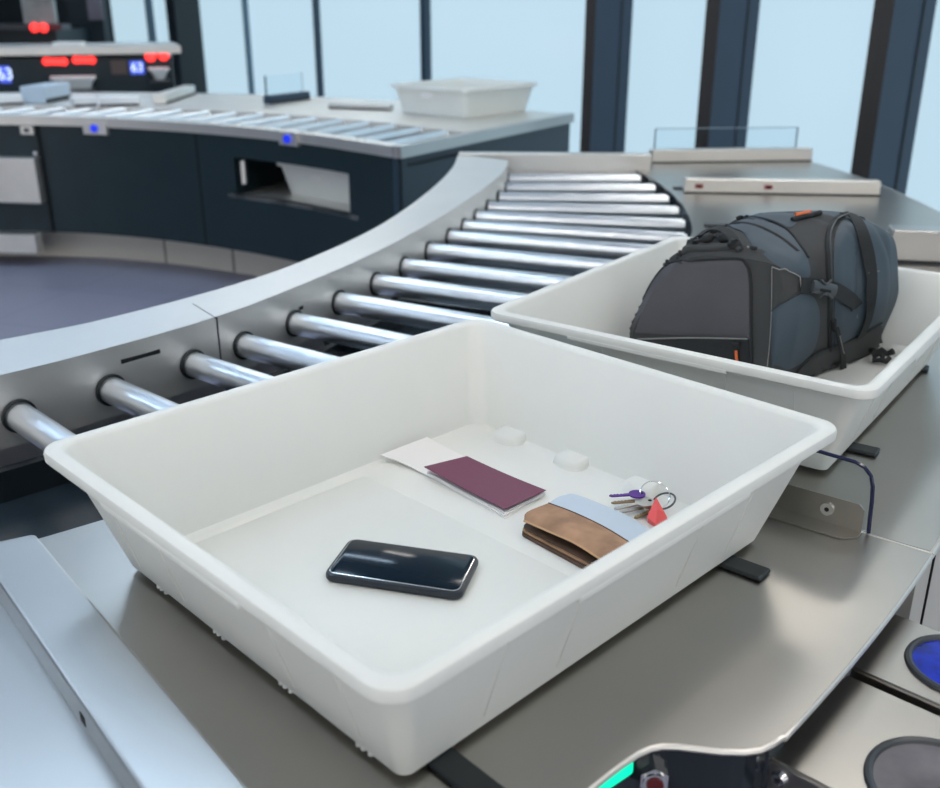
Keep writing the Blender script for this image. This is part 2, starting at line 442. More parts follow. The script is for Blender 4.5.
# cabinet body
ins = [(p-(p-CC).normalized()*(.045 if i < 12 else .012)) for i, p in enumerate(hem)]
body = arc(3.6, -50.5, seam_a, 10)+ins+[pol(3.7, -50.5)]
bm = BM(); prism(bm, [tuple(p) for p in body], -.72, -.0045); cab = link('cabinet', bm, M['blackg'], tab)
bm = BM(); ribbon(bm, arc(3.6, seam_a+.1, 14, 40), arc(lambda a: ro_(a)-.012, seam_a+.1, 14, 40), -.72, -.0045); cab2 = link('cabinet', bm, M['cream'], tab)
for a in (-36.2, -24, -12, 0):
    p = pol(ro_(a)-.011, a); bm = BM(); box(bm, (p.x, p.y, -.36), (.003, .005, .70), R(a)); link('panel_joint', bm, M['hole'], cab2)
bm = BM(); box(bm, (0, 0, 0), (.01, .01, .01)); bm.free()
bm = BM(); ribbon(bm, arc(3.62, -50, 14, 50), arc(3.93, -50, 14, 50), ZF, -.72); link('plinth', bm, M['black'], tab)
# black runner strips the trays slide on
for a, r0, r1 in ((-59.3, 3.32, 3.88), (-53, 3.32, 3.88), (-47.2, 3.30, 3.905), (-40.2, 3.32, 3.880), (-33.9, 3.34, 3.885), (-27.6, 3.36, 3.90), (-21.2, 3.37, 3.90), (-9.2, 3.37, 3.84), (1.8, 3.36, 3.9)):
    bm = BM(); seg_box(bm, pol(r0, a), pol(r1, a), .030, TZ, TZ+.0058, bev=.0025); link('runner_strip', bm, M['rubber'], tab)
# green lamp and key switch in the dark cabinet front
na, nb = at(592, 783, TZ).xy, at(632, 756, TZ).xy
d = (nb-na).normalized(); nn = Vector((d.y, -d.x))
if nn.dot(-CC.xy+na) < 0: nn = -nn
ins_i = [p for p in ins]
def body_hit(px, py):
    dd = raydir(px, py); best = None
    for a, b in zip(ins, ins[1:]):
        e = b-a; den = dd.x*e.y-dd.y*e.x
        if abs(den) < 1e-9: continue
        t = (a.x*e.y-a.y*e.x)/den; s = (a.x*dd.y-a.y*dd.x)/den
        if -.01 <= s <= 1.01 and t > 0 and (best is None or t < best[0]):
            best = (t, Vector((dd.x*t, dd.y*t, HC+dd.z*t)), e.normalized())
    n = Vector((best[2].y, -best[2].x, 0))
    if n.dot(Vector((dd.x, dd.y, 0))) > 0: n = -n
    return best[1], n
p, n1 = body_hit(612, 778)
bm = BM(); box(bm, (p.x, p.y, -.024), (.052, .006, .026), math.atan2(n1.y, n1.x)+PI/2, bev=.002); link('green_indicator', bm, M['green'], tab)
p, n1 = body_hit(653, 774)
bm = BM(); cyl(bm, p, p+n1*.010, .0145, 6); cyl(bm, p+n1*.010, p+n1*.014, .0115, 24); sw = link('key_switch', bm, M['chrome'], tab, smooth=True); sw['label'] = 'chrome hexagonal key switch with dark red centre'
bm = BM(); cyl(bm, p+n1*.0138, p+n1*.0155, .008, 20); link('switch_core', bm, mat('dark_red_lens', (.12, .012, .012), .2), sw)
rebase(tab)

# raised divider at the lower left (radial)
def divider(name, label, a, r0, r1, wdt, h, m, group=None):
    t = thing(name, label, 'divider', (*pol(r0, a), 0), R(a), group); return t
dv = thing('steel_divider', 'raised steel divider bar crossing the table in the lower left corner', 'divider')
p0, p1 = at(0, 583, .034).xy, at(140, 788, .034).xy
q0, q1 = at(35, 533, .034).xy, at(250, 788, .034).xy
dd = (p1-p0).normalized(); de = (q1-q0).normalized()
u0 = at(0, 583, .034).xy-dd*.06
poly = [at(0, 540, .034).xy+(at(0, 540, .034).xy-at(35, 533, .034).xy)*.9, at(35, 533, .034).xy, q1+de*.30, p1+dd*.30, u0]
poly = round_poly(poly, [.002, .008, 0, 0, 0], 3)
def inset(P, d):
    r = []; m = len(P); ar = sum(P[i-1].x*P[i].y-P[i].x*P[i-1].y for i in range(m)); sg = 1 if ar > 0 else -1
    for i in range(m):
        t = (P[(i+1) % m]-P[i-1]).normalized(); r.append(P[i]+Vector((-t.y, t.x))*d*sg)
    return r
bm = BM(); loft(bm, [[(p.x, p.y, z) for p in inset(poly, d_)] for d_, z in ((0, .0004), (0, .0305), (.001, .0330), (.0035, .034))])
link('bar', bm, M['steel'], dv)
hp = at(83, 718, .017)   # hole in the flank
nrm = Vector((dd.y, -dd.x, 0)); 
if nrm.y > 0: nrm = -nrm
# project on flank plane
c0 = Vector((p0.x, p0.y, .016)); rd = raydir(83, 719); cam0 = Vector((0, 0, HC))
tt = (c0-cam0).dot(nrm)/rd.dot(nrm); hp = cam0+rd*tt
bm = BM(); box(bm, (hp.x, hp.y, hp.z), (.013, .0016, .011), math.atan2(dd.y, dd.x), bev=.0007); ho = link('hole', bm, M['hole'], dv)
rebase(dv)

# acrylic bracket beside the front tray
bk = thing('acrylic_guard', 'steel angle bracket with screw holding a clear rounded guard between the trays', 'guard')
b0 = at(862, 533, 0).xy; bd = Vector((math.cos(R(seam_a)), math.sin(R(seam_a)))); bn = Vector((-bd.y, bd.x))
f0 = b0-bn*.002
foot = [f0, f0-bd*.20, f0-bd*.20-bn*.032, f0-bd*.016-bn*.032, f0-bn*.017]
bm = BM(); prism(bm, [tuple(p) for p in foot], .0006, .0032)
v0 = f0
fl_pts = [(0, .0006), (0, .033), (-.007, .040), (-.20, .040), (-.20, .0006)]
for sgn in (0,):
    A = [bm.verts.new((v0.x+bd.x*x, v0.y+bd.y*x, z)) for x, z in fl_pts]; B = [bm.verts.new((v0.x+bd.x*x-bn.x*.003, v0.y+bd.y*x-bn.y*.003, z)) for x, z in fl_pts]
    bm.faces.new(A); bm.faces.new(B[::-1])
    for i in range(5): bm.faces.new((A[i], A[(i+1) % 5], B[(i+1) % 5], B[i]))
link('angle_bracket', bm, M['table'], bk)
sc = v0-bd*.045-bn*.003
bm = BM(); cyl(bm, (sc.x, sc.y, .022), (sc.x-bn.x*.003, sc.y-bn.y*.003, .022), .0085, 20); s_ = link('screw', bm, M['chrome'], bk, smooth=True)
bm = BM(); cyl(bm, (sc.x-bn.x*.003, sc.y-bn.y*.003, .022), (sc.x-bn.x*.0034, sc.y-bn.y*.0034, .022), .0032, 6); link('socket', bm, M['hole'], s_)
w0 = v0+bn*.002
pr = [(-.20, .002), (-.20, .098), (-.022, .092), (-.006, .084), (.003, .068), (.006, .045), (.008, .002)]
bm = BM(); A = [bm.verts.new((w0.x+bd.x*x, w0.y+bd.y*x, z)) for x, z in pr]; B = [bm.verts.new((w0.x+bd.x*x+bn.x*.004, w0.y+bd.y*x+bn.y*.004, z)) for x, z in pr]
bm.faces.new(A); bm.faces.new(B[::-1])
for i in range(len(pr)): bm.faces.new((A[i], A[(i+1) % len(pr)], B[(i+1) % len(pr)], B[i]))
link('clear_plate', bm, M['acryl'], bk)
ed = [Vector((w0.x+bd.x*x+bn.x*.002, w0.y+bd.y*x+bn.y*.002, z)) for x, z in pr[1:]]
PR2 = [(-.20, .098), (-.022, .092), (-.010, .088), (-.001, .079), (.003, .066), (.005, .045), (.006, .020), (.007, .002)]
ed = [Vector((w0.x+bd.x*x+bn.x*.002, w0.y+bd.y*x+bn.y*.002, z)) for x, z in PR2]
bm = BM(); tube(bm, ed, .0026, 6); link('dark_edge', bm, M['acedge'], bk, smooth=True)
rebase(bk)

# gate bars at the back
def gate(label, pa, pb, h, wdt, marks=(), plate=None, m='bright'):
    t = thing('gate_bar', label, 'divider')
    a = at(*pa, 0).xy; b = at(*pb, 0).xy
    d = (b-a).normalized(); n = Vector((-d.y, d.x))
    bm = BM(); seg_box(bm, a, b, wdt, .0, h, side=1, bev=.004); br_ = link('bar', bm, M[m], t)
    bm = BM(); seg_box(bm, a-n*.004, b-n*.004, .003, .0, h*.09, side=0); link('foot_strip', bm, M['rubber'], t)
    for s in marks:
        c = a.lerp(b, s); bm = BM(); box(bm, (c.x-n.x*.001, c.y-n.y*.001, h*.5), (.028, .003, .014), math.atan2(d.y, d.x)); x = link('slot_mark', bm, M['redd'], t)
        bm = BM(); box(bm, (c.x-n.x*.003, c.y-n.y*.003, h*.5), (.015, .003, .009), math.atan2(d.y, d.x)); link('slot_hole', bm, M['hole'], x)
    if plate:
        s0, s1, ph = plate
        c0, c1 = a.lerp(b, s0), a.lerp(b, s1); q = n*wdt*.3
        bm = BM(); seg_box(bm, c0+q, c1+q, .005, h, h+ph); link('clear_plate', bm, M['acryl'], t)
        bm = BM(); seg_box(bm, c0+q-n*.003, c0+q-n*.003+d*.006, .006, h*.2, h+ph); seg_box(bm, c0+q, c1+q, .006, h+ph, h+ph+.003)
        seg_box(bm, c1+q-d*.006, c1+q, .006, h, h+ph); link('plate_edge', bm, M['platee'], t)
    rebase(t); return t
gate('pale steel bar with two small red slots lying on the table behind the backpack', (684, 193), (880, 196), .050, .05, (.075, .43))
gate('farthest steel bar with a clear upright plate at the far end of the rollers', (652, 163), (812, 161), .052, .06, (), (.01, .90, .085))
gate('steel bar at the right edge between the backpack and the frame', (888, 262), (1010, 268), .085, .07, (), None, 'steel')

# two boxes with round glasses at the lower right
def winbox(label, tl, bl, ang_px, ln, zt, glass, gc, gr, screw=None, hh=.05, par=False):
    t = thing('steel_box', label, 'box')
    a = at(*tl, zt).xy; b = at(*bl, zt).xy; c = at(*ang_px, zt).xy
    d = (c-b).normalized()
    if par: d = BOXD
    poly = [b, b+d*ln, a+d*ln, a]
    bm = BM(); prism(bm, [tuple(p) for p in poly], zt-hh, zt)
    es = [e for e in bm.edges]
    bmesh.ops.bevel(bm, geom=es, offset=.003, segments=2, affect='EDGES')
    link('casing', bm, M['table'], t)
    g = at(*gc, zt)
    bm = BM(); pts = [(g.x+gr*1.0*math.cos(2*PI*k/48), g.y+gr*math.sin(2*PI*k/48), zt+.001) for k in range(48)]
    tube(bm, pts, .0042, 8, closed=True); rg = link('bezel', bm, M['plk'], t, smooth=True)
    bm = BM(); cyl(bm, (g.x, g.y, zt-.002), (g.x, g.y, zt+.001), gr, 48); link('round_glass', bm, M[glass], t)
    if screw:
        e = (b+d*ln-b).normalized(); n = Vector((e.y, -e.x))
        if n.y > 0: n = -n
        for s in screw:
            q = b+e*s; bm = BM(); cyl(bm, (q.x, q.y, zt-.016), (q.x+n.x*.005, q.y+n.y*.005, zt-.016), .0085, 20, r2=.006); x = link('screw', bm, M['chrome'], t, smooth=True)
            bm = BM(); cyl(bm, (q.x+n.x*.005, q.y+n.y*.005, zt-.016), (q.x+n.x*.0055, q.y+n.y*.0055, zt-.016), .003, 6); link('socket', bm, M['hole'], x)
    return t
BZ = -.036
BOXD = (at(940, 706, BZ).xy-at(851, 667, BZ).xy).normalized()
t = winbox('steel box with deep blue round glass beside the table edge', (893, 612), (851, 667), (940, 706), .24, BZ, 'bglass', (961, 668), .052)
rebase(t)
t = winbox('steel box with smoky round glass and corner screw at the lower right corner', (846, 673), (766, 756), (800, 772), .26, BZ-.004, 'cglass', (941, 789), .062, (.016, .20), par=True)
rebase(t)
bx = thing('support_frame', 'black frame standing under the two steel boxes by the table edge', 'frame')
a = at(893, 612, BZ).xy; b = at(790, 752, BZ).xy; d = (at(940, 706, BZ).xy-at(851, 667, BZ).xy).normalized()
bm = BM(); prism(bm, [tuple(a+d*.02), tuple(b+d*.01), tuple(b+d*.2), tuple(a+d*.2)], -.13, BZ-.056); link('tray_frame', bm, M['black'], bx)
c = (a+b)/2+d*.1
bm = BM(); box(bm, (c.x, c.y, (-.13+ZF)/2), (.1, .1, -.13-ZF)); link('post', bm, M['black'], bx)
bm = BM(); box(bm, (c.x, c.y, ZF+.01), (.2, .2, .02)); link('foot_plate', bm, M['black'], bx)
rebase(bx)

# ------------------------------------------------------------------ trays
K = .9903
TLx, TLy, TH_, TLIP, TTAP = .6984*K+.014, .6093*K+.012, .1552*K, .0150*K, .0572*K+.004
def make_tray(name, label, loc, rz, group=None, detail=True):
    t = thing(name, label, 'tray', loc, rz, group)
    bm = BM()
    H = TH_; rimw = .019
    def sec(inset, z, r): return [(x, y, z) for x, y in rrect(TLx-2*inset, TLy-2*inset, max(r, .004), 8)]
    secs = [sec(TTAP+.006, .0, .010), sec(TTAP+.0015, .0015, .012), sec(TTAP, .005, .014),
            sec(rimw+.001, H-TLIP-.004, .026), sec(rimw, H-TLIP, .026), sec(rimw-.002, H-TLIP, .026), sec(.003, H-TLIP, .028), sec(.0005, H-TLIP+.002, .029), sec(0, H-.005, .030), sec(.0015, H-.0015, .029), sec(.005, H, .028),
            sec(rimw-.005, H, .024), sec(rimw-.002, H-.001, .024), sec(rimw+.001, H-.005, .024),
            sec(TTAP+.001, .018, .026), sec(TTAP+.004, .010, .024), sec(TTAP+.012, .0065, .02)]
    loft(bm, secs)
    sh = link('shell', bm, M['tray'], t, smooth=True)
    # raised floor panel
    bm = BM()
    x0, x1, y0, y1 = -TLx/2+TTAP+.018, .045, -TLy/2+TTAP+.018, TLy/2-TTAP-.03
    def rp(ins, z): return [((x0+x1)/2+x, (y0+y1)/2+y, z) for x, y in rrect(x1-x0-2*ins, y1-y0-2*ins, .014, 5)]
    loft(bm, [rp(0, .0063), rp(.0008, .0108), rp(.0022, .0120)]); link('floor_panel', bm, M['tray'], t, smooth=True)
    # corrugated pockets along both short walls
    for s in (-1, 1):
        for yy in (-.195, -.075, .045, .165):
            bm = BM()
            if s < 0:   # little feet ridges on the outside
                for dy in (-.006, .004, .011):
                    cyl(bm, (-TLx/2+TTAP+.003, yy+dy, .0), (-TLx/2+TTAP+.0015, yy+dy, .008), .0034, 10, r2=.0012)
                link('foot_ridge', bm, M['tray'], t, smooth=True)
            else:       # humps on the inside
                cx = TLx/2-TTAP-.012
                N = 12; ring = []
                pr = []
                for lvl, (zz, sc_) in enumerate(((.0062, 1), (.012, .95), (.018, .86), (.0205, .70))):
                    pr.append([(cx-.022*sc_*max(0, math.cos(PI*(k/N-.5)))**.6+ (1-sc_)*.012+ (0 if 0 < k < N else .008), yy-.026*sc_*math.cos(PI*k/N), zz) for k in range(N+1)]+[(cx+.016+zz*.3, yy+.022*sc_, zz), (cx+.016+zz*.3, yy-.022*sc_, zz)])
                loft(bm, pr); link('moulded_hump', bm, M['tray'], t, smooth=True)
    # deeper grip on each rim side
    for (cx, cy, lx, ly) in ((-TLx/2+.0085, .02, .017, .26), (TLx/2-.0085, .02, .017, .26), (.0, -TLy/2+.0085, .28, .017), (.0, TLy/2-.0085, .28, .017)):
        bm = BM(); box(bm, (cx, cy, H-TLIP), (lx, ly, .008), bev=.002); link('grip', bm, M['tray'], t)
    # faint pressed ribs on the walls
    def rib(x, y, nx, ny, L0=.02, L1=.125):
        f = lambda z: (TTAP-(TTAP-rimw)*(z/(H-TLIP)))
        bm = BM(); P = []
        for z in (L0, (L0+L1)/2, L1):
            i = f(z); P.append((x if nx == 0 else nx*(TLx/2-i), y if ny == 0 else ny*(TLy/2-i), z))
        tube(bm, P, .0007, 6); link('rib', bm, M['tray'], t)
    for v in (-.2, -.1, .1, .2):
        rib(0, v, -1, 0); rib(v, 0, 0, -1)
    return t
T1 = Vector((-.0231*K*1.0, 1.0458*K)); Y1 = .7803
T2 = Vector((.4846*K, 1.6464*K)); Y2 = R(53.1)
tray1 = make_tray('security_tray', 'white plastic tray in front holding phone, passport, wallet and keys', (T1.x, T1.y, .006), Y1)
tray2 = make_tray('security_tray', 'white plastic tray behind the front one with the backpack in it', (T2.x, T2.y, .006), Y2)
FZ = .006+.0065        # inner floor height
PZ = .006+.0120        # raised panel height

# ------------------------------------------------------------------ phone
pz = PZ+.0105
ph = thing('smartphone', 'black smartphone in a dark case lying face up in the front tray', 'phone')
c4 = [at(x, y, pz) for x, y in ((346, 537.5), (478.5, 554), (463, 595.5), (327, 573.5))]
cen = sum(c4, Vector())/4
ux = ((c4[1]-c4[0])+(c4[2]-c4[3])).normalized(); LP = (((c4[1]-c4[0]).length+(c4[2]-c4[3]).length)/2); WPn = ((c4[3]-c4[0]).length+(c4[2]-c4[1]).length)/2
ang = math.atan2(ux.y, ux.x)
ph.location = (cen.x, cen.y, PZ); ph.rotation_euler = (0, 0, ang)
def slab(bm, lx, ly, r, z0, z1, e=.002, n=7):
    S = lambda i, z: [(x, y, z) for x, y in rrect(lx-2*i, ly-2*i, r, n)]
    loft(bm, [S(e, z0), S(e*.3, z0+e*.3), S(0, z0+e), S(0, z1-e), S(e*.3, z1-e*.3), S(e, z1)])
bm = BM(); slab(bm, LP, WPn, .011, 0.0002, .0105, .003); link('case', bm, M['phone'], ph, smooth=True)
bm = BM(); slab(bm, LP-.0078, WPn-.0078, .009, .009, .0112, .0004); link('frame', bm, M['chrome'], ph, smooth=True)
bm = BM(); slab(bm, LP-.0092, WPn-.0092, .0085, .010, .0115, .0003); link('screen', bm, M['screen'], ph, smooth=True)
bm = BM(); box(bm, (-LP/2+.006, 0, .0120), (.0012, .012, .0003)); link('speaker_slit', bm, M['plk'], ph)
bm = BM(); box(bm, (.02, -WPn/2-.0003, .0062), (.022, .0012, .0025), bev=.0004); link('side_button', bm, M['phone'], ph)

# ------------------------------------------------------------------ passport and paper
pp = thing('boarding_paper', 'folded white paper under the burgundy passport in the front tray', 'paper')
def P3(lst): return [at(x, y, z) for x, y, z in lst]
bm = BM()
Lc = [(380, 455, FZ+.014), (400, 462, FZ+.006), (432, 478, FZ+.0015), (505, 518.5, FZ+.001)]
Rc = [(427, 437, FZ+.014), (440, 444, FZ+.006), (466, 457, FZ+.0015), (546, 493, FZ+.001)]
A = smooth_curve(P3(Lc), 6); B = smooth_curve(P3(Rc), 6)
g = []
for off_ in (0, -.0006):
    row = []
    for p, q in zip(A, B): row.append([bm.verts.new((p.lerp(q, t).x, p.lerp(q, t).y, p.lerp(q, t).z+off_+.0003*math.sin(PI*t))) for t in (0, .25, .5, .75, 1)])
    g.append(row)
for row in g:
    for i in range(len(row)-1):
        for j in range(4): bm.faces.new((row[i][j], row[i+1][j], row[i+1][j+1], row[i][j+1]))
for i in range(len(A)-1):
    for j in (0, 4): bm.faces.new((g[0][i][j], g[0][i+1][j], g[1][i+1][j], g[1][i][j]))
for i in (0, -1):
    for j in range(4): bm.faces.new((g[0][i][j], g[0][i][j+1], g[1][i][j+1], g[1][i][j]))
link('sheet', bm, M['paper'], pp, smooth=True)
rebase(pp)
ps = thing('passport', 'burgundy passport booklet lying on white paper in the front tray', 'passport')
cv = P3([(424, 466.5, FZ+.017), (467, 456, FZ+.017), (546, 490, FZ+.010), (505, 509, FZ+.010)])
pg = P3([(427, 472, FZ+.0085), (467, 458, FZ+.0085), (545, 492.5, FZ+.0055), (504, 512.5, FZ+.0055)])
cvr = round_poly(cv, .006, 3)
# cover, slightly bowed
def bowed(bm, pts4, thick, amp, n=10):
    a, b, c, d = pts4; G = []
    for k in range(n+1):
        s = k/n; row = []
        for j in range(n+1):
            t = j/n; p = a.lerp(b, t).lerp(d.lerp(c, t), s); p = p.copy(); p.z += amp*math.sin(PI*s); row.append(p)
        G.append(row)
    top = [[bm.verts.new(p) for p in r] for r in G]; bot = [[bm.verts.new((p.x, p.y, p.z-thick)) for p in r] for r in G]
    for i in range(n):
        for j in range(n):
            bm.faces.new((top[i][j], top[i+1][j], top[i+1][j+1], top[i][j+1])); bm.faces.new((bot[i][j], bot[i][j+1], bot[i+1][j+1], bot[i+1][j]))
    for i in range(n):
        for T in ((top[0][i], top[0][i+1], bot[0][i+1], bot[0][i]), (top[n][i], bot[n][i], bot[n][i+1], top[n][i+1]), (top[i][0], bot[i][0], bot[i+1][0], top[i+1][0]), (top[i][n], top[i+1][n], bot[i+1][n], bot[i][n])): bm.faces.new(T)
bm = BM(); bowed(bm, cv, .0008, -.0015); link('cover', bm, M['burg'], ps, smooth=True)
bm = BM(); bowed(bm, pg, .0028, -.001); link('pages', bm, M['paper2'], ps, smooth=True)
pg2 = [Vector((p.x, p.y, FZ+.0036)) for p in P3([(429, 475, FZ+.003), (467, 460, FZ+.003), (545, 494, FZ+.003), (504, 516, FZ+.003)])]
bm = BM(); bowed(bm, pg2, .0020, 0, 4); link('pages', bm, M['paper'], ps)
rebase(ps)

# ------------------------------------------------------------------ wallet
wl_ = thing('wallet', 'brown and light blue leather wallet lying ajar in the front tray', 'wallet')
def lay(pts, z, th, r, m, name, par, bow=0):
    P = round_poly([at(x, y, z) for x, y in pts], r, 5)
    bm = BM(); prism3(bm, P, th); return link(name, bm, m, par)
lay([(519.5, 532), (552, 512), (646, 555), (608, 580)], FZ+.0045, .004, .010, M['dbrown'], 'back_panel', wl_)
lay([(520, 529), (556, 509), (648, 549), (608, 575)], FZ+.0075, .0022, .010, M['brown'], 'card_pocket', wl_)
lay([(521, 526), (556, 507), (648, 547), (609, 572)], FZ+.0105, .0022, .010, M['dbrown'], 'card_pocket', wl_)
def strip_surf(rows, thick, per=5):
    """smooth closed sheet through rows of (px,py,z)"""
    bm = BM(); S = [smooth_curve([at(*p) for p in r], per) for r in rows]
    n = len(S[0]); cols_ = [smooth_curve([S[k][i] for k in range(len(S))], 4) for i in range(n)]
    top = [[bm.verts.new(p) for p in c] for c in cols_]; bot = [[bm.verts.new((p.x, p.y, p.z-thick)) for p in c] for c in cols_]
    m = len(top[0])
    for i in range(n-1):
        for j in range(m-1):
            bm.faces.new((top[i][j], top[i+1][j], top[i+1][j+1], top[i][j+1])); bm.faces.new((bot[i][j], bot[i][j+1], bot[i+1][j+1], bot[i+1][j]))
    for i in range(n-1):
        bm.faces.new((top[i][0], bot[i][0], bot[i+1][0], top[i+1][0])); bm.faces.new((top[i][-1], top[i+1][-1], bot[i+1][-1], bot[i][-1]))
    for j in range(m-1):
        bm.faces.new((top[0][j], top[0][j+1], bot[0][j+1], bot[0][j])); bm.faces.new((top[-1][j], bot[-1][j], bot[-1][j+1], top[-1][j+1]))
    return bm, [S[0], S[-1]]
zt = FZ+.024
bm, eb_ = strip_surf([[(524, 520, zt-.004), (550.5, 531.5, zt-.002), (576, 543, zt-.002), (606, 562, zt-.004)],
                [(527, 512, zt+.000), (553, 522, zt+.003), (585, 535, zt+.003), (618, 555, zt+.001)],
                [(548.5, 503, zt-.001), (575, 513, zt+.000), (606, 528, zt+.000), (640, 549, zt-.001)]], .0022)
flp = link('flap', bm, M['brown'], wl_, smooth=True)
bm = BM(); tube(bm, [p+Vector((0, 0, -.001)) for p in eb_[0]], .0014, 6); link('flap_piping', bm, M['tan'], flp, smooth=True)
bm = BM(); tube(bm, [p+Vector((0, 0, .0002)) for p in eb_[1]], .0009, 6); link('flap_piping', bm, M['dbrown'], flp, smooth=True)
bm, _ = strip_surf([[(546, 505.5, zt-.003), (573, 516, zt-.0025), (604, 531, zt-.0025), (638, 552, zt-.003)],
                [(556, 498, zt-.003), (583, 504.5, zt-.002), (613, 519, zt-.002), (648, 541, zt-.003)],
                [(564, 495, zt-.006), (577, 495, zt-.006), (622, 513.5, zt-.006), (658, 535, zt-.007)],
                [(566, 496, FZ+.004), (579, 496.5, FZ+.004), (624, 515.5, FZ+.004), (660, 537, FZ+.004)]], .0022)
link('blue_panel', bm, M['lblue'], wl_, smooth=True)
rebase(wl_)

# ------------------------------------------------------------------ keys
def key(label, px_h, px_t, z, m, hr=.011, bl=.003, name='key'):
    a = at(*px_h, z); b = at(*px_t, z-.002); d = (b-a); L = d.length
    t = thing(name, label, 'key', a, math.atan2(d.y, d.x), None)
    bm = BM()
    pts = [(hr*math.cos(R(k)), hr*math.sin(R(k))*.95) for k in range(20, 341, 16)]
    pts = pts
    prism(bm, pts, 0, .0022); link('key_head', bm, M[m], t)
    bm = BM(); y = bl
    pr_ = [(hr*.8, -y), (L*.45, -y)]
    k = 0
    x = L*.45
    while x < L-.006:
        pr_ += [(x+.002, -y*.35 if k % 2 else -y*.6), (x+.004, -y)]; x += .0045; k += 1
    pr_ += [(L, 0), (L-.003, y), (hr*.8, y)]
    prism(bm, pr_, .0002, .002); link('key_blade', bm, M[m], t)
    bm = BM(); cyl(bm, (-hr*.55, 0, -.0003), (-hr*.55, 0, .0026), .0025, 12); link('key_hole', bm, M['hole'], t)
    return t
key('purple key pointing left on top of the bunch in the front tray', (637, 495), (609, 498), FZ+.014, 'purple', .011, .0028)
key('bronze key just below the purple key in the front tray', (643, 501), (611, 505), FZ+.010, 'bronze', .009, .0028)
key('large silver key with square head in the middle of the bunch', (645, 503), (614, 511), FZ+.012, 'silver', .013, .003)
key('silver key lowest in the bunch beside the coral fob', (649, 507), (618, 515), FZ+.006, 'silver', .010, .0025)
key('dull bronze key half hidden beneath the coral fob', (652, 512), (634, 520), FZ+.0035, 'bronze', .008, .003)
bm = BM(); c = at(655, 494, FZ+.016); N = 40
ringp = [(c.x+.019*math.cos(2*PI*k/N), c.y+.019*math.sin(2*PI*k/N), c.z+.010*math.sin(2*PI*k/N)-.001) for k in range(N)]
tube(bm, ringp, .0009, 6, closed=True)
tag(link('key_ring', bm, M['chrome'], None, smooth=True), 'large thin steel split ring standing up at the keys', 'key ring')
bm = BM(); c = at(664, 501, FZ+.010)
tube(bm, [(c.x+.014*math.cos(2*PI*k/N), c.y+.014*math.sin(2*PI*k/N), c.z+.006*math.sin(2*PI*k/N+1)) for k in range(N)], .0013, 6, closed=True)
tag(link('key_ring', bm, M['plk'], None, smooth=True), 'small dark ring behind the coral fob', 'key ring')
fb = thing('key_fob', 'coral red leather fob on the key bunch in the front tray', 'key fob')
bm = BM()
fp = [at(656, 497, FZ+.022), at(664.5, 512, FZ+.012), at(667, 517, FZ+.006), at(656, 524, FZ+.008), at(647, 517, FZ+.010), at(649, 512, FZ+.014)]
cen = sum(fp, Vector())/len(fp)+Vector((0, -.002, .006))
tv = [bm.verts.new(p) for p in fp]; bv = [bm.verts.new((p.x+.002, p.y+.003, max(FZ+.0005, p.z-.010))) for p in fp]; cv_ = bm.verts.new(cen)
for i in range(6):
    bm.faces.new((tv[i], tv[(i+1) % 6], cv_)); bm.faces.new((tv[i], bv[i], bv[(i+1) % 6], tv[(i+1) % 6]))
bm.faces.new(bv)
link('leather_tab', bm, M['coral'], fb); rebase(fb)

# ------------------------------------------------------------------ backpack
O = at(782, 397, FZ+.001); O = Vector((O.x, O.y, 0))
UD = Vector((math.cos(R(-38.5)), math.sin(R(-38.5)), 0)); VD = Vector((math.cos(R(45)), math.sin(R(45)), 0))
def L2W(u, v, z): return O+UD*u+VD*v+Vector((0, 0, FZ+.001+z))
keys = {
 0.000: [(-.285, .000), (-.287, .055), (-.248, .155), (-.185, .212), (-.100, .222), (-.020, .220), (-.015, .11), (-.020, 0)],
 0.020: [(-.300, .000), (-.305, .060), (-.262, .165), (-.190, .228), (-.100, .238), (-.006, .226), (.000, .11), (-.010, 0)],
 0.100: [(-.300, .000), (-.310, .080), (-.272, .180), (-.190, .245), (-.090, .255), (.002, .236), (.012, .12), (.000, 0)],
 0.170: [(-.290, .000), (-.295, .080), (-.260, .190), (-.190, .255), (-.080, .268), (.004, .246), (.018, .12), (.000, 0)],
 0.195: [(-.290, .000), (-.295, .080), (-.260, .190), (-.190, .255), (-.080, .266), (.000, .243), (.010, .12), (-.002, 0)],
 0.215: [(-.285, .000), (-.290, .080), (-.255, .190), (-.185, .258), (-.075, .268), (.012, .246), (.028, .12), (.008, 0)],
 0.290: [(-.270, .000), (-.280, .080), (-.245, .180), (-.175, .250), (-.070, .262), (.016, .240), (.040, .12), (.014, 0)],
 0.335: [(-.250, .000), (-.265, .070), (-.235, .170), (-.170, .238), (-.070, .250), (.010, .225), (.036, .12), (.016, .000)],
 0.356: [(-.215, .004), (-.225, .070), (-.200, .150), (-.150, .210), (-.070, .220), (.000, .200), (.018, .115), (.006, .003)],
 0.364: [(-.150, .050), (-.150, .070), (-.140, .110), (-.110, .140), (-.070, .145), (-.045, .130), (-.035, .100), (-.050, .050)]}
def foot(P):
    a, b = P[0], P[-1]
    return [(a[0]+.05, a[1]), (a[0]+.004, a[1]), (a[0], a[1]+.02)]+list(P[1:-1])+[(b[0], b[1]+.035), (b[0]-.003, b[1]+.004), (b[0]-.05, b[1])]
keys = {k_: foot(v_) for k_, v_ in keys.items()}
def chaik(P, it=3):
    for _ in range(it):
        Q = []
        for i in range(len(P)):
            a, b = Vector(P[i]), Vector(P[(i+1) % len(P)]); 
            k = .16 if _ == 0 else .25
            Q += [a.lerp(b, k), a.lerp(b, 1-k)]
        P = Q
    return P
kv = sorted(keys); vs_ = []
for a, b in zip(kv, kv[1:]):
    m = max(1, int((b-a)/.008))
    for i in range(m): vs_.append((a+(b-a)*i/m, a, b, i/m))
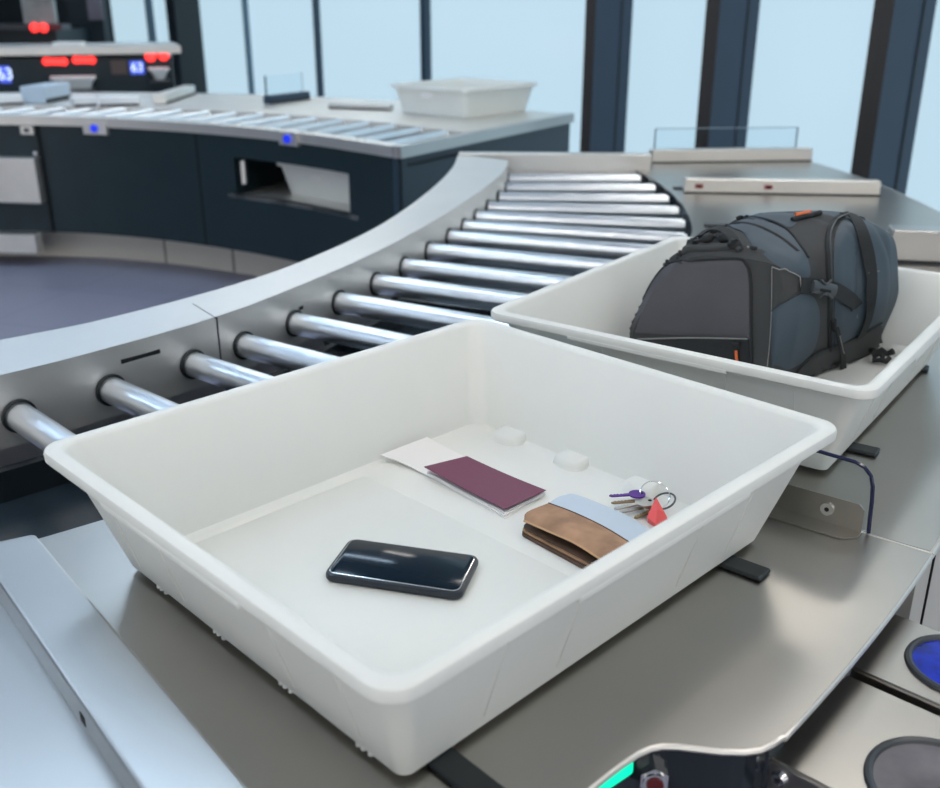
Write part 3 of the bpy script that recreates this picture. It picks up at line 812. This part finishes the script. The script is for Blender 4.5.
vs_.append((kv[-1], kv[-2], kv[-1], 1))
secs = []
for v, a, b, t in vs_:
    P = [Vector(p).lerp(Vector(q), t) for p, q in zip(keys[a], keys[b])]
    secs.append([L2W(q.x, v, max(0, q.y)) for q in chaik(P)])
bag = thing('backpack', 'dark grey and slate blue camera backpack lying in the rear tray', 'backpack')
bm = BM(); loft(bm, secs)
bmesh.ops.triangulate(bm, faces=[f for f in bm.faces if len(f.verts) > 4])
for v_ in bm.verts:   # gentle cloth folds
    q = v_.co; v_.co += Vector((math.sin(q.z*55+q.y*30), math.sin(q.z*38+q.x*45), 0))*.0012
body_tree = BVHTree.FromBMesh(bm)
for f in bm.faces:
    c_ = f.calc_center_median()-O; det = UD.x*VD.y-UD.y*VD.x
    u_ = (c_.x*VD.y-c_.y*VD.x)/det; v_ = (UD.x*c_.y-UD.y*c_.x)/det
    if v_ > .232 and u_ > -.13 and c_.z-FZ > .05: f.material_index = 1
link('bag_body', bm, [M['fabc'], M['fabb']], bag, smooth=True)
def hit(px, py, o=.001):
    d = raydir(px, py).normalized(); h = body_tree.ray_cast(Vector((0, 0, HC)), d)
    if h[0] is None:
        p, n_, _, _ = body_tree.find_nearest(at(px, py, .15)); 
        # walk along the ray to its closest approach of the body
        best = None
        for k in range(200):
            s = 1.2+k*.006; p0 = Vector((0, 0, HC))+d*s; r_ = body_tree.find_nearest(p0)
            if best is None or r_[3] < best[2]: best = (r_[0], r_[1], r_[3])
        p, n_ = best[0], best[1]
    else: p, n_ = h[0], h[1]
    if n_.dot(d) > 0: n_ = -n_
    return p+n_*o, n_
def patch(name, poly, m, o=.0012, puff=.002, rings=9, parent=None, dense=5, thick=.004):
    P = []
    for a, b in zip(poly, poly[1:]+poly[:1]):
        for k in range(dense): t = k/dense; P.append((a[0]+(b[0]-a[0])*t, a[1]+(b[1]-a[1])*t))
    cx = sum(p[0] for p in P)/len(P); cy = sum(p[1] for p in P)/len(P)
    bm = BM(); prev = None; n = len(P)
    base = [bm.verts.new(hit(x, y, -thick)[0]) for x, y in P]
    prev = base
    for r_ in range(rings):
        s = 1-r_/rings; ring = [bm.verts.new(hit(cx+(x-cx)*s, cy+(y-cy)*s, o+puff*min(1, r_/2))[0]) for x, y in P]
        for i in range(n): bm.faces.new((prev[i], prev[(i+1) % n], ring[(i+1) % n], ring[i]))
        prev = ring
    c = bm.verts.new(hit(cx, cy, o+puff)[0])
    for i in range(n): bm.faces.new((prev[i], prev[(i+1) % n], c))
    return link(name, bm, m, parent or bag, smooth=True)
def sc2(P, per=6): return [(p.x, p.y) for p in smooth_curve([Vector((*p, 0)) for p in P], per)]
def cord(name, pxs, r, m, o=.001, parent=None, flat=1, per=6, closed=False):
    H = [hit(x, y, o) for x, y in sc2(pxs, per)]
    bm = BM(); tube(bm, [h[0] for h in H], r, 8, flat=flat, nrm=[h[1] for h in H], closed=closed)
    return link(name, bm, m, parent or bag, smooth=True)
# front-left end panel
pan = sc2([(629, 337), (638, 312), (650, 288), (662, 270), (676, 262.5), (700, 261.5), (735, 260), (745, 265), (749, 278), (749.5, 310), (750, 339)], 3)
ep = patch('end_panel', pan, M['fabg'], dense=1, rings=10)
cord('panel_piping', [(626, 345), (630, 325), (641, 303), (656, 277), (668, 265), (682, 261), (735, 258), (746, 263), (751, 280), (752, 330), (752, 372)], .0022, M['fabk'])
low = patch('lower_pocket', [(628, 340), (690, 338), (749, 339), (750, 372), (700, 370), (640, 352)], M['fabk'], puff=.001)
cord('pocket_zip', [(629, 339), (690, 337.5), (748, 338.5)], .0012, M['stitch'], .0025, flat=.4)
cord('orange_puller', [(737.5, 350), (738, 357), (738.5, 364)], .0026, M['orange'], .006)
cord('zip_slider', [(733, 343.5), (741, 344)], .0035, M['fabk'], .005)
# harness edge left behind the panel
cord('back_padding', [(664, 262), (672, 245), (684, 230), (700, 222), (716, 217)], .008, M['fabc'], .001)
# blue side pocket on the flank
blu = sc2([(772, 366), (771.5, 340), (772, 312), (780, 303), (795, 295), (812, 296), (819, 312), (818, 335), (812, 352), (800, 364), (786, 370)], 3)
patch('side_pocket', blu, M['fabb'], dense=1)
blt = sc2([(752, 246), (742, 232), (724, 224), (745, 217), (778, 226), (795, 238), (805, 252), (810, 275), (798, 277), (774, 264)], 3)
patch('upper_flank', blt, M['fabb'], dense=1, puff=.001)
patch('top_panel', sc2([(735, 216), (760, 213), (795, 214), (797, 221), (790, 228), (770, 222), (745, 218)], 3), M['fabb'], dense=1, puff=.001)
cord('flank_seam', [(700, 222), (735, 217), (765, 220), (787, 230), (803, 250), (808, 258)], .0025, M['fabk'], .0015)
cord('top_fold', [(708, 232), (730, 224), (755, 226), (780, 238), (798, 252)], .005, M['fabk'], -.001)
# big front pocket with zip arch
pk = sc2([(834, 348), (834, 300), (833, 255), (836, 232), (843, 221), (856, 217), (868, 221), (879, 235), (888, 258), (890, 285), (887, 308), (880, 323), (858, 334)], 3)
patch('front_pocket', pk, M['fabb'], dense=1, rings=12, puff=.004)
cord('zip_track', [(829, 350), (829, 300), (827, 262), (828, 238), (834, 222), (845, 215), (858, 213)], .0050, M['fabk'], .001)
cord('zip_teeth', [(829.5, 345), (829.5, 300), (827.5, 262), (829, 238), (835, 223.5), (845, 216.5)], .0012, M['plk'], .0062)
# webbing over the pocket
def band(name, pxs, wd, m, o=.003, th=.0012, parent=None, bulge=0, per=6, label=None):
    P = sc2(pxs, per); H = [hit(x, y, o) for x, y in P]; bm = BM(); n = len(H); rings = []
    for _ in range(6):
        H = [H[0]]+[((H[i-1][0]+H[i][0]*2+H[i+1][0])/4, (H[i-1][1]+H[i][1]*2+H[i+1][1]).normalized()) for i in range(1, n-1)]+[H[-1]]
    for i, (p, nn_) in enumerate(H):
        t = (H[min(i+1, n-1)][0]-H[max(i-1, 0)][0]).normalized(); s = t.cross(nn_).normalized()
        q = p+nn_*bulge*math.sin(PI*i/(n-1))
        ww = wd[0]+(wd[1]-wd[0])*i/(n-1) if isinstance(wd, tuple) else wd
        rings.append([bm.verts.new(q+s*a*ww/2+nn_*b*th) for a, b in ((-1, 0), (1, 0), (1, 1), (-1, 1))])
    for a, b in zip(rings, rings[1:]):
        for k in range(4): bm.faces.new((a[k], a[(k+1) % 4], b[(k+1) % 4], b[k]))
    bm.faces.new(rings[0][::-1]); bm.faces.new(rings[-1])
    return link(name, bm, m, parent or bag)
wb = band('webbing_loop', [(843, 219), (853, 221), (861, 240), (866, 262), (867.5, 290), (864, 318), (857, 336)], .023, M['fabk'], .007, bulge=.004)
for a, b in (((836, 224), (848, 218.5)), ((862, 272), (873, 270.5))):
    cord('stitch_line', [a, b], .0006, M['stitch'], .012, parent=wb, per=4)
# wing, buckle and strap
wg = patch('wing_panel', [(773.5, 266), (798, 276), (800, 291), (788, 298), (773, 310), (773, 290)], M['fabc'], o=.004, puff=.0015, dense=4)
cord('stitch_line', [(773.5, 266), (785, 270.5), (798, 276)], .0009, M['stitch'], .0068, parent=wg)
cord('stitch_line', [(798, 276.5), (799.5, 291)], .0009, M['stitch'], .0068, parent=wg)
cord('stitch_line', [(773, 267), (772.5, 310), (770.5, 345), (768, 368)], .0006, M['stitch'], .0045, parent=wg)
cord('stitch_line', [(773, 310), (787, 299), (800, 292)], .0007, M['fabk'], .0065, parent=wg)
band('buckle_strap', [(798, 284), (806, 285), (816, 287), (830, 289), (843, 297), (854, 306)], (.024, .026), M['fabk'], .010)
bk_ = cord('buckle', [(805, 285.5), (812, 286.5), (820, 288), (828, 290)], [.0105]*19, M['plk'], .014, flat=.35)
cord('buckle_prong', [(812, 279), (817, 283), (822, 279.5)], .002, M['plk'], .017, parent=bk_)
cord('buckle_prong', [(811, 295), (817, 291), (823, 297)], .002, M['plk'], .017, parent=bk_)
cord('buckle_gap', [(811, 288), (821, 290)], .0028, M['hole'], .0165, parent=bk_)
# base strip
bs = sc2([(790, 381), (800, 367), (815, 353), (830, 347), (856, 337), (879, 323), (880.5, 338), (879, 351), (860, 364), (834, 376), (812, 386)], 3)
patch('base_panel', bs, M['fabc'], dense=1, o=.002, puff=.002, thick=.006)
cord('base_seam', [(790, 379), (800, 366), (815, 352.5), (830, 346.5), (856, 336.5), (880, 322)], .0016, M['fabk'], .004)
# zip puller
cord('zip_slider', [(829, 319), (830, 328)], .0045, M['fabk'], .009)
zp = band('zip_puller', [(830, 326), (834, 344), (839, 363)], (.008, .013), M['fabk'], .012, th=.003)
cord('puller_highlight', [(831.5, 332), (835.5, 350)], .0009, M['stitch'], .0165, parent=zp)
cord('stitch_line', [(854, 303), (854.5, 316)], .0009, M['stitch'], .009)
# grab handle and strap bundle on the top left
band('grab_handle', [(684, 236), (692, 241), (705, 236), (720, 235), (731, 240), (738, 249)], .016, M['fabk'], .004, bulge=.007, th=.003)
cord('strap_knot', [(682, 232), (690, 240), (700, 244), (714, 240), (726, 242), (735, 247)], [.006+.004*math.sin(k*.9) for k in range(31)], M['fabk'], .006)
band('strap_end', [(681, 240), (681.5, 229), (688, 236)], .012, M['fabk'], .006, th=.002)
cord('handle_tab', [(684, 253), (692, 249), (710, 249), (732, 247), (741, 251)], .006, M['fabc'], .001)
cord('cord_loop', [(726, 234), (731, 242), (741, 247), (742, 253)], .0012, M['fabk'], .006)
cord('cord_lock', [(751, 249), (757, 250)], .003, M['fabk'], .004)
cord('cord_lock', [(748, 250), (749, 249)], .002, M['stitch'], .006)
cord('top_hook', [(735, 216.5), (741, 213.5), (746, 213.5)], .004, M['fabk'], .004)
# orange puller on the top
ot = cord('top_puller', [(792, 222), (800, 219.5), (812, 217), (820, 214.5)], .0045, M['fabk'], .004)
cord('orange_puller', [(795.5, 219.5), (802, 218), (809, 216.5)], .0036, M['orange'], .0085, parent=ot)
rebase(bag)
# side release hardware hanging out at the right foot of the bag
bm = BM(); hb = at(879, 356, FZ+.014); h0 = hit(868, 349, .002)[0]
tube(bm, [h0, h0.lerp(hb, .5)+Vector((0, 0, .004)), hb+Vector((-.010, -.002, .004)), hb+Vector((.004, 0, .009)), hb+Vector((.016, .004, .003)), hb+Vector((.024, -.002, .010))], [.004, .005, .007, .008, .005, .006], 8)
tube(bm, [hb+Vector((-.014, -.006, -.006)), hb+Vector((-.002, -.010, -.004)), hb+Vector((.010, -.010, -.007)), hb+Vector((.018, -.004, -.002))], .0045, 8)
tube(bm, [hb+Vector((.002, -.004, .006)), hb+Vector((.004, -.012, -.004))], .004, 6)
x = link('strap_buckle', bm, M['fabk'], bag, smooth=True); x.matrix_parent_inverse = bag.matrix_world.inverted()

# ------------------------------------------------------------------ far counter (left)
FP = [Vector(p) for p in ((-4.6, 5.25), (-3.9, 5.52), (-3.25, 5.64), (-2.616, 5.66), (-2.025, 5.545), (-1.408, 5.271), (-.822, 4.87), (-.314, 4.368))]
FC = resample(smooth_curve(FP, 12), 80)
EB = Vector((.571, 5.79)); EA = FP[-1]
en = (EB-EA).normalized()
def noff(P, d):
    r = []
    for i, p in enumerate(P):
        t = (P[min(i+1, len(P)-1)]-P[max(i-1, 0)]).normalized(); r.append(p+Vector((-t.y, t.x))*d)
    return r
ctr = thing('screening_counter', 'long curved black counter with steel roller top and a tray opening, far left', 'counter')
def fc_idx(px, py, z=None):
    d = raydir(px, py); best = None
    for i in range(len(FC)-1):
        a, b = FC[i], FC[i+1]; e = b-a; den = d.x*e.y-d.y*e.x
        t = (a.x*e.y-a.y*e.x)/den; s = (a.x*d.y-a.y*d.x)/den
        if 0 <= s <= 1 and t > 0: best = (i+s, Vector((d.x*t, d.y*t, HC+d.z*t)), e.normalized()); break
    return best
def back_curve(P, depth):       # the rear edge, pushed back and kept inside the end edge direction
    r = []
    for i, p in enumerate(P):
        t = i/(len(P)-1); a = PI/2+.10*(1-t); dirv = Vector((-.10*(1-t)+en.x*t, 1-t+en.y*t)).normalized(); r.append(p+dirv*depth)
    return r
i0, pA, _ = fc_idx(238, 180); i1, pB, _ = fc_idx(352, 190)
zt0 = -.105; zb0 = -.335
zo_t = fc_idx(295, 165)[1].z; zo_b = fc_idx(300, 204)[1].z
I0, I1 = round(i0), round(i1)
B1 = back_curve(FC, .03)
def seg(Pa, Pb, i, j, z0, z1, name, m, par):
    bm = BM(); ribbon(bm, Pa[i:j+1], Pb[i:j+1], z0, z1); return link(name, bm, m, par)
seg(FC, B1, 0, I0, -.60, 0, 'front_panel', M['black'], ctr)
seg(FC, B1, I1, 79, -.60, 0, 'front_panel', M['black'], ctr)
seg(FC, B1, I0, I1, zo_t, 0, 'front_panel', M['black'], ctr)
seg(FC, B1, I0, I1, -.60, zo_b, 'front_panel', M['black'], ctr)
Bk = back_curve(FC, .45)
bm = BM(); ribbon(bm, FC[I0-1:I1+2], Bk[I0-1:I1+2], zo_b-.02, zo_b); link('shelf', bm, M['bright'], ctr)
Bq = back_curve(FC, .47)
seg(Bk, Bq, I0-2, I1+3 if I1+3 < 79 else 79, -.6, 0, 'recess_back', M['black'], ctr)
# end panel and rear
bm = BM(); seg_box(bm, EA, EB, .03, -.60, 0, side=1); link('end_panel', bm, mat('dark_navy_panel', (.012, .035, .058), .4), ctr)
# kick plate
K1 = back_curve(FC, .22); K2 = back_curve(FC, .24)
bm = BM(); ribbon(bm, K1, K2, ZF, -.60); link('kick_plate', bm, M['cream'], ctr)
for px in (210, 141):
    i, p, e = fc_idx(px, 230); q = K1[round(i)]
    bm = BM(); box(bm, (q.x, q.y-.003, (ZF-.6)/2), (.008, .004, .2), math.atan2(e.y, e.x)); link('plate_joint', bm, M['plk'], ctr)
i, p, e = fc_idx(200, 180)
bm = BM(); box(bm, (p.x, p.y, -.30), (.008, .006, .60), math.atan2(e.y, e.x)); link('panel_joint', bm, M['hole'], ctr)
i, p, e = fc_idx(46, 180)
bm = BM(); box(bm, (p.x, p.y, -.30), (.012, .03, .60), math.atan2(e.y, e.x)); link('panel_joint', bm, M['hole'], ctr)
# top: rim, roller bed, steel sheet
F1 = noff(FC, -.012); F2 = back_curve(FC, .07)
bm = BM(); ribbon(bm, F1, F2, 0.0, .048); link('front_rim', bm, M['bright'], ctr)
F3 = back_curve(FC, .62); F4 = back_curve(FC, 1.66)
bm = BM(); ribbon(bm, F2, F3, -.05, -.03); link('roller_pan', bm, M['black'], ctr)
bm = BM(); ribbon(bm, F3, F4, 0.0, .044); link('top_sheet', bm, M['bright'], ctr)
for i in range(1, 79, 3):
    a, b = F2[i], F3[i]
    bm = BM(); cyl(bm, (a.x, a.y, .018), (b.x, b.y, .018), .026, 14); link('roller', bm, M['roller'], ctr, smooth=True)
bm = BM(); seg_box(bm, EA-en*.01, EB, .05, 0.0, .050, side=-.0); link('end_rim', bm, M['steel'], ctr)
# opening frame, buttons
for px, py, bw in ((97, 128, .15), (291, 138.5, .13)):
    i, p, e = fc_idx(px, py); nrm = Vector((e.y, -e.x, 0)); rz = math.atan2(e.y, e.x)
    bm = BM(); box(bm, (p.x+nrm.x*.012, p.y+nrm.y*.012, p.z), (bw, .02, .065), rz); pl = link('button_plate', bm, M['bright'], ctr)
    q = p+nrm*.022
    bm = BM(); cyl(bm, q, q+nrm*.012, .021, 16); link('push_button', bm, M['blue'], pl, smooth=True)
i, p, e = fc_idx(28, 130); nrm = Vector((e.y, -e.x, 0)); rz = math.atan2(e.y, e.x)
bm = BM(); box(bm, (p.x+nrm.x*.008, p.y+nrm.y*.008, p.z), (.075, .012, .045), rz); pl = link('name_plate', bm, M['bright'], ctr)
bm = BM(); box(bm, (p.x+nrm.x*.015, p.y+nrm.y*.015, p.z), (.03, .004, .022), rz); link('plate_mark', bm, M['plk'], pl)
i, p, e = fc_idx(37, 153); bm = BM(); cyl(bm, p, p+nrm*.02, .014, 12); link('bolt', bm, M['chrome'], ctr)
i, p, e = fc_idx(241, 178); nrm = Vector((e.y, -e.x, 0))
bm = BM(); box(bm, (p.x+.012, p.y+.03, (zo_t+zo_b)/2+.02), (.02, .05, (zo_t-zo_b)*.62)); link('opening_trim', bm, M['bright'], ctr)
# steel drawers at the left end
for (y0, y1) in ((157, 202), (233, 252)):
    i, p, e = fc_idx(38, y0); i2, p2, e2 = fc_idx(40, y1); nrm = Vector((e.y, -e.x, 0)); e3 = Vector((e.x, e.y, 0))
    c = p-e3*.35; zz0, zz1 = p2.z, p.z
    bm = BM(); box(bm, (c.x+nrm.x*.02, c.y+nrm.y*.02, (zz0+zz1)/2), (.72, .08, zz1-zz0), math.atan2(e.y, e.x), bev=.006); link('steel_drawer', bm, M['bright'], ctr)
rebase(ctr)
# tray inside the opening (its own yaw follows the front)
ii = (i0*.35+i1*.65); q = FC[round(ii)]; e = (FC[round(ii)+1]-FC[round(ii)-1]).normalized(); nb_ = Vector((-e.y, e.x))
def mini_tray(label, c, z, rz, lx, ly, h, tap=.05, group=None, angle=0):
    t = thing('security_tray', label, 'tray', (c[0], c[1], z), rz)
    bm = BM(); S = lambda i, zz, r: [(x, y, zz) for x, y in rrect(lx-2*i, ly-2*i, r, 5)]
    loft(bm, [S(tap, 0, .03), S(.018, h-.02, .035), S(.0, h-.02, .04), S(0, h, .04), S(.018, h, .035), S(tap+.003, .008, .03)])
    sh = link('shell', bm, M['tray'], t, smooth=True)
    bm = BM(); box(bm, (-lx*.02, -ly/2+.020, h*.68), (.085, .012, .03)); link('label_plate', bm, M['paper'], t)
    return t
c = q+nb_*.31
hh = (zo_t-zo_b)
for k_ in (I0, I1):
    bm = BM(); seg_box(bm, B1[k_], Bk[k_], .02, zo_b, zo_t+.05); x = link('recess_side', bm, M['black'], ctr); x.matrix_parent_inverse = ctr.matrix_world.inverted()
mini_tray('white tray stowed in the opening of the far black counter', (c.x-e.x*.07, c.y-e.y*.07), zo_b+.001, math.atan2(e.y, e.x), .66, .42, hh*.88)
# tray standing on the counter's end
ta, tb_, tc_ = at(400, 113, .046).xy, at(467, 121, .046).xy, at(527, 110, .046).xy
dx = (tb_-ta); dy = (tc_-tb_)
rz = math.atan2(dx.y, dx.x)
cen = (ta+tc_)/2
mini_tray('white tray standing on the end of the far black counter', cen, .046, rz+R(6), dx.length+.03, dy.length*.9+.02, .158, .05)
# little things on the counter top
def bar_item(name, label, cat, a, b, z, wdt, h, m, plate=False, tilt=0):
    pa, pb = at(*a, z).xy, at(*b, z).xy; t = thing(name, label, cat, (*((pa+pb)/2), z))
    d = pb-pa; rz = math.atan2(d.y, d.x); t.rotation_euler = (0, 0, rz); L = d.length
    bm = BM(); box(bm, (0, 0, h/2), (L, wdt, h), bev=min(.006, h*.2)); link('bar', bm, M[m], t)
    bm = BM(); box(bm, (0, -wdt/2-.003, h*.12), (L*.98, .006, h*.24)); link('foot_strip', bm, M['rubber'], t)
    if plate:
        bm = BM(); box(bm, (-L*.05, 0, h+.06), (L*.9, .006, .12)); link('clear_plate', bm, M['acryl'], t)
        bm = BM(); box(bm, (-L/2, 0, h*.5+.06), (.008, .008, .12+h)); link('plate_post', bm, M['mull'], t)
    return t
bar_item('gate_bar', 'dark bar with clear plate on the far counter below the windows', 'divider', (267, 104), (307, 99), .046, .06, .05, 'mull', True)
bar_item('gate_bar', 'pale slanted bar at the far left counter top, right of the white cards', 'divider', (160, 104), (190, 94), .046, .08, .06, 'bright')
bar_item('gate_bar', 'low pale steel bar on the far counter left of the white tray', 'divider', (330, 108), (392, 110), .046, .05, .03, 'steel')
bar_item('document_stand', 'pale blue slanted holder on the far counter top at the left', 'holder', (34, 103), (60, 98), .046, .16, .10, 'glassp' if 'glassp' in M else 'lblue')
for a, b, lb in (((-2, 104), (22, 103), 'short white carton at the left edge on the far counter top'), ((72, 105.5), (95, 104.5), 'white carton on the far counter top next to the pale blue holder'), ((100, 105), (140, 104), 'long white carton in the middle of the far counter top')):
    t = bar_item('carton', lb, 'box', a, b, .046, .18, .05, 'paper')

# ------------------------------------------------------------------ second counter further back, with red lamps
Y2c = 9.0
sc_ = thing('back_counter', 'dark far counter with pale top and red glowing lamps, upper left', 'counter')
tl = aty(-40, 47, Y2c); tr = aty(180, 45, Y2c+.6)
zt2 = (tl.z+tr.z)/2
dvec = (tr.xy-tl.xy); rz2 = math.atan2(dvec.y, dvec.x); mid = (tl.xy+tr.xy)/2; L2 = dvec.length
sc_.location = (mid.x, mid.y, ZF); sc_.rotation_euler = (0, 0, rz2)
hh2 = zt2-ZF
bm = BM(); box(bm, (0, .5, hh2-.04), (L2, 1.1, .065)); link('counter_top', bm, M['bright'], sc_)
bm = BM(); box(bm, (-L2*.02, .5, (hh2-.1)/2), (L2*.94, .95, hh2-.1)); link('counter_body', bm, M['black'], sc_)
def on2(px, py, dep=0):
    """local point on the front plane of the back counter"""
    n_ = Vector((-math.sin(rz2), math.cos(rz2), 0)); c = Vector((mid.x, mid.y, 0))+n_*dep
    d = raydir(px, py); t = c.dot(n_)/d.dot(n_); p = Vector((0, 0, HC))+d*t-Vector((mid.x, mid.y, ZF))
    return Vector((p.x*math.cos(-rz2)-p.y*math.sin(-rz2), p.x*math.sin(-rz2)+p.y*math.cos(-rz2), p.z))
for x0, x1, y in ((42, 68, 61.5), (72, 96, 60), (145, 156, 56), (158, 169, 55)):
    a = on2(x0, y, .01); b = on2(x1, y, .01); bm = BM(); r_ = .035 if x1-x0 > 15 else .05
    a.x += r_; b.x -= r_
    tube(bm, [a, a.lerp(b, .5), b], [r_]*3, 12, flat=.8); bmesh.ops.create_uvsphere(bm, u_segments=12, v_segments=8, radius=r_*.98, matrix=Matrix.Translation(a)); bmesh.ops.create_uvsphere(bm, u_segments=12, v_segments=8, radius=r_*.98, matrix=Matrix.Translation(b))
    link('red_lamp', bm, M['red'], sc_, smooth=True)
def text_mesh(s, size):
    cu = bpy.data.curves.new('txt', 'FONT'); cu.body = s; cu.size = size; cu.align_x = 'CENTER'; cu.align_y = 'CENTER'; cu.extrude = .002
    o = bpy.data.objects.new('txt', cu); COL.objects.link(o); dg = bpy.context.evaluated_depsgraph_get(); dg.update()
    me = bpy.data.meshes.new_from_object(o.evaluated_get(dg)); bpy.data.objects.remove(o)
    bm = BM(); bm.from_mesh(me); return bm
for px0, px1, y0, y1, s in ((129, 145, 61, 74, '63'), (-2, 12, 66, 83, '63')):
    a = on2(px0, y0, .03); b = on2(px1, y1, .03)
    bm = BM(); box(bm, ((a.x+b.x)/2, a.y, (a.z+b.z)/2), (abs(b.x-a.x), .03, abs(a.z-b.z))); dp = link('number_display', bm, M['disp'], sc_)
    bm = text_mesh(s, abs(a.z-b.z)*.95)
    bmesh.ops.transform(bm, matrix=Matrix.Translation(((a.x+b.x)/2, a.y-.019, (a.z+b.z)/2)) @ Matrix.Rotation(PI/2, 4, 'X'), verts=bm.verts)
    link('digits', bm, M['digit'], dp)
a = on2(110, 60, .02); b = on2(128, 74, .02)
bm = BM(); box(bm, ((a.x+b.x)/2, a.y, (a.z+b.z)/2), (abs(b.x-a.x), .03, abs(a.z-b.z))); link('brown_label', bm, mat('brown_label', (.10, .07, .06), .6), sc_)
# tray returns under the lamps
for (x0, x1, y0, y1), lb in (((50, 97, 77, 88), 'white tray in the slot under the larger pair of red lamps'), ((148, 170, 68, 79), 'small white tray under the right pair of red lamps')):
    a = on2(x0, y0, -.1); b = on2(x1, y1, -.1)
    t = thing('security_tray', lb, 'tray', (mid.x, mid.y, ZF), rz2); Lx = abs(b.x-a.x); Hh = abs(a.z-b.z)
    bm = BM(); S = lambda i, zz: [((a.x+b.x)/2+x, a.y+y, zz) for x, y in rrect(Lx-2*i, .24-2*i, .03, 4)]
    loft(bm, [S(.05, b.z), S(.015, a.z-.02), S(0, a.z-.02), S(0, a.z), S(.015, a.z), S(.055, b.z+.01)]); link('shell', bm, M['tray'], t, smooth=True)
    bm = BM(); box(bm, ((a.x+b.x)/2, a.y, b.z-.012), (Lx*.9, .25, .02)); link('slot_shelf', bm, M['plk'], sc_)
# things on the second counter
a = aty(52, 50, 9.2); 
t = thing('carton', 'white carton lying on the upper left far counter', 'box', (a.x, 9.35, zt2-.0073), .1)
bm = BM(); box(bm, (.1, 0, .02), (.24, .2, .04), bev=.004); link('shell', bm, M['paper'], t)
c = aty(21, 40, 10.4)
cn = thing('traffic_cone', 'small green cone standing upright at the upper left', 'cone', (c.x, 9.45, zt2-.0073))
cz = aty(20, 11, 9.45).z-zt2
bm = BM(); cyl(bm, (0, 0, .02), (0, 0, cz), .085, 24, r2=.022); link('cone_body', bm, M['cone'], cn, smooth=True)
bm = BM(); box(bm, (0, 0, .01), (.17, .17, .02), bev=.005); link('cone_base', bm, M['cone'], cn)
# third machine behind: pale screen with red lamps
Y3 = 13.0
def scr(x0, y0, x1, y1, Y, dpt=.1):
    a = aty(x0, y0, Y); b = aty(x1, y1, Y); return ((a.x+b.x)/2, Y+dpt/2, (a.z+b.z)/2), (abs(b.x-a.x), dpt, abs(a.z-b.z))
mc = thing('scanner_machine', 'dark far scanner with pale panel and a pair of small red lamps', 'machine')
p_, s__ = scr(-25, 30, 60, 60, Y3, 1.2); bot = ZF
bm = BM(); box(bm, (p_[0], p_[1], (p_[2]+s__[2]/2+ZF)/2), (s__[0], 1.2, p_[2]+s__[2]/2-ZF)); link('machine_body', bm, M['black'], mc)
p_, s__ = scr(16, -30, 56, 25, Y3-.1, .08); bm = BM(); box(bm, p_, s__); pn = link('pale_panel', bm, mat('notice_grey', (.36, .40, .38), .5, var=.35, vscale=3), mc)
p_, s__ = scr(-20, 24, 62, 30, Y3-.2, .3); bm = BM(); box(bm, p_, s__); link('ledge', bm, M['plk'], mc)
for x in (34.5, 43.5):
    q = aty(x, 27.5, Y3-.4); bm = BM(); bmesh.ops.create_uvsphere(bm, u_segments=14, v_segments=10, radius=.055, matrix=Matrix.Translation(q)); link('red_lamp', bm, M['red'], mc, smooth=True)
rebase(mc)
# tall dark partition and window piece at the upper left
p_, s__ = scr(58, -60, 108, 60, 14.2, .25)
bm = BM(); box(bm, (p_[0], p_[1], .95), (s__[0], .25, 3.5)); struct(link('trim_30', bm, M['walld']))
p_, s__ = scr(85, -10, 103, 20, 14.0, .05)
tag(link('notice_board', (lambda b: (box(b, p_, s__), b)[1])(BM()), mat('notice_dull', (.16, .14, .16), .7, var=.4, vscale=2)), 'blurred grey panel on the dark partition at the upper left', 'board')

bpy.context.view_layer.update()
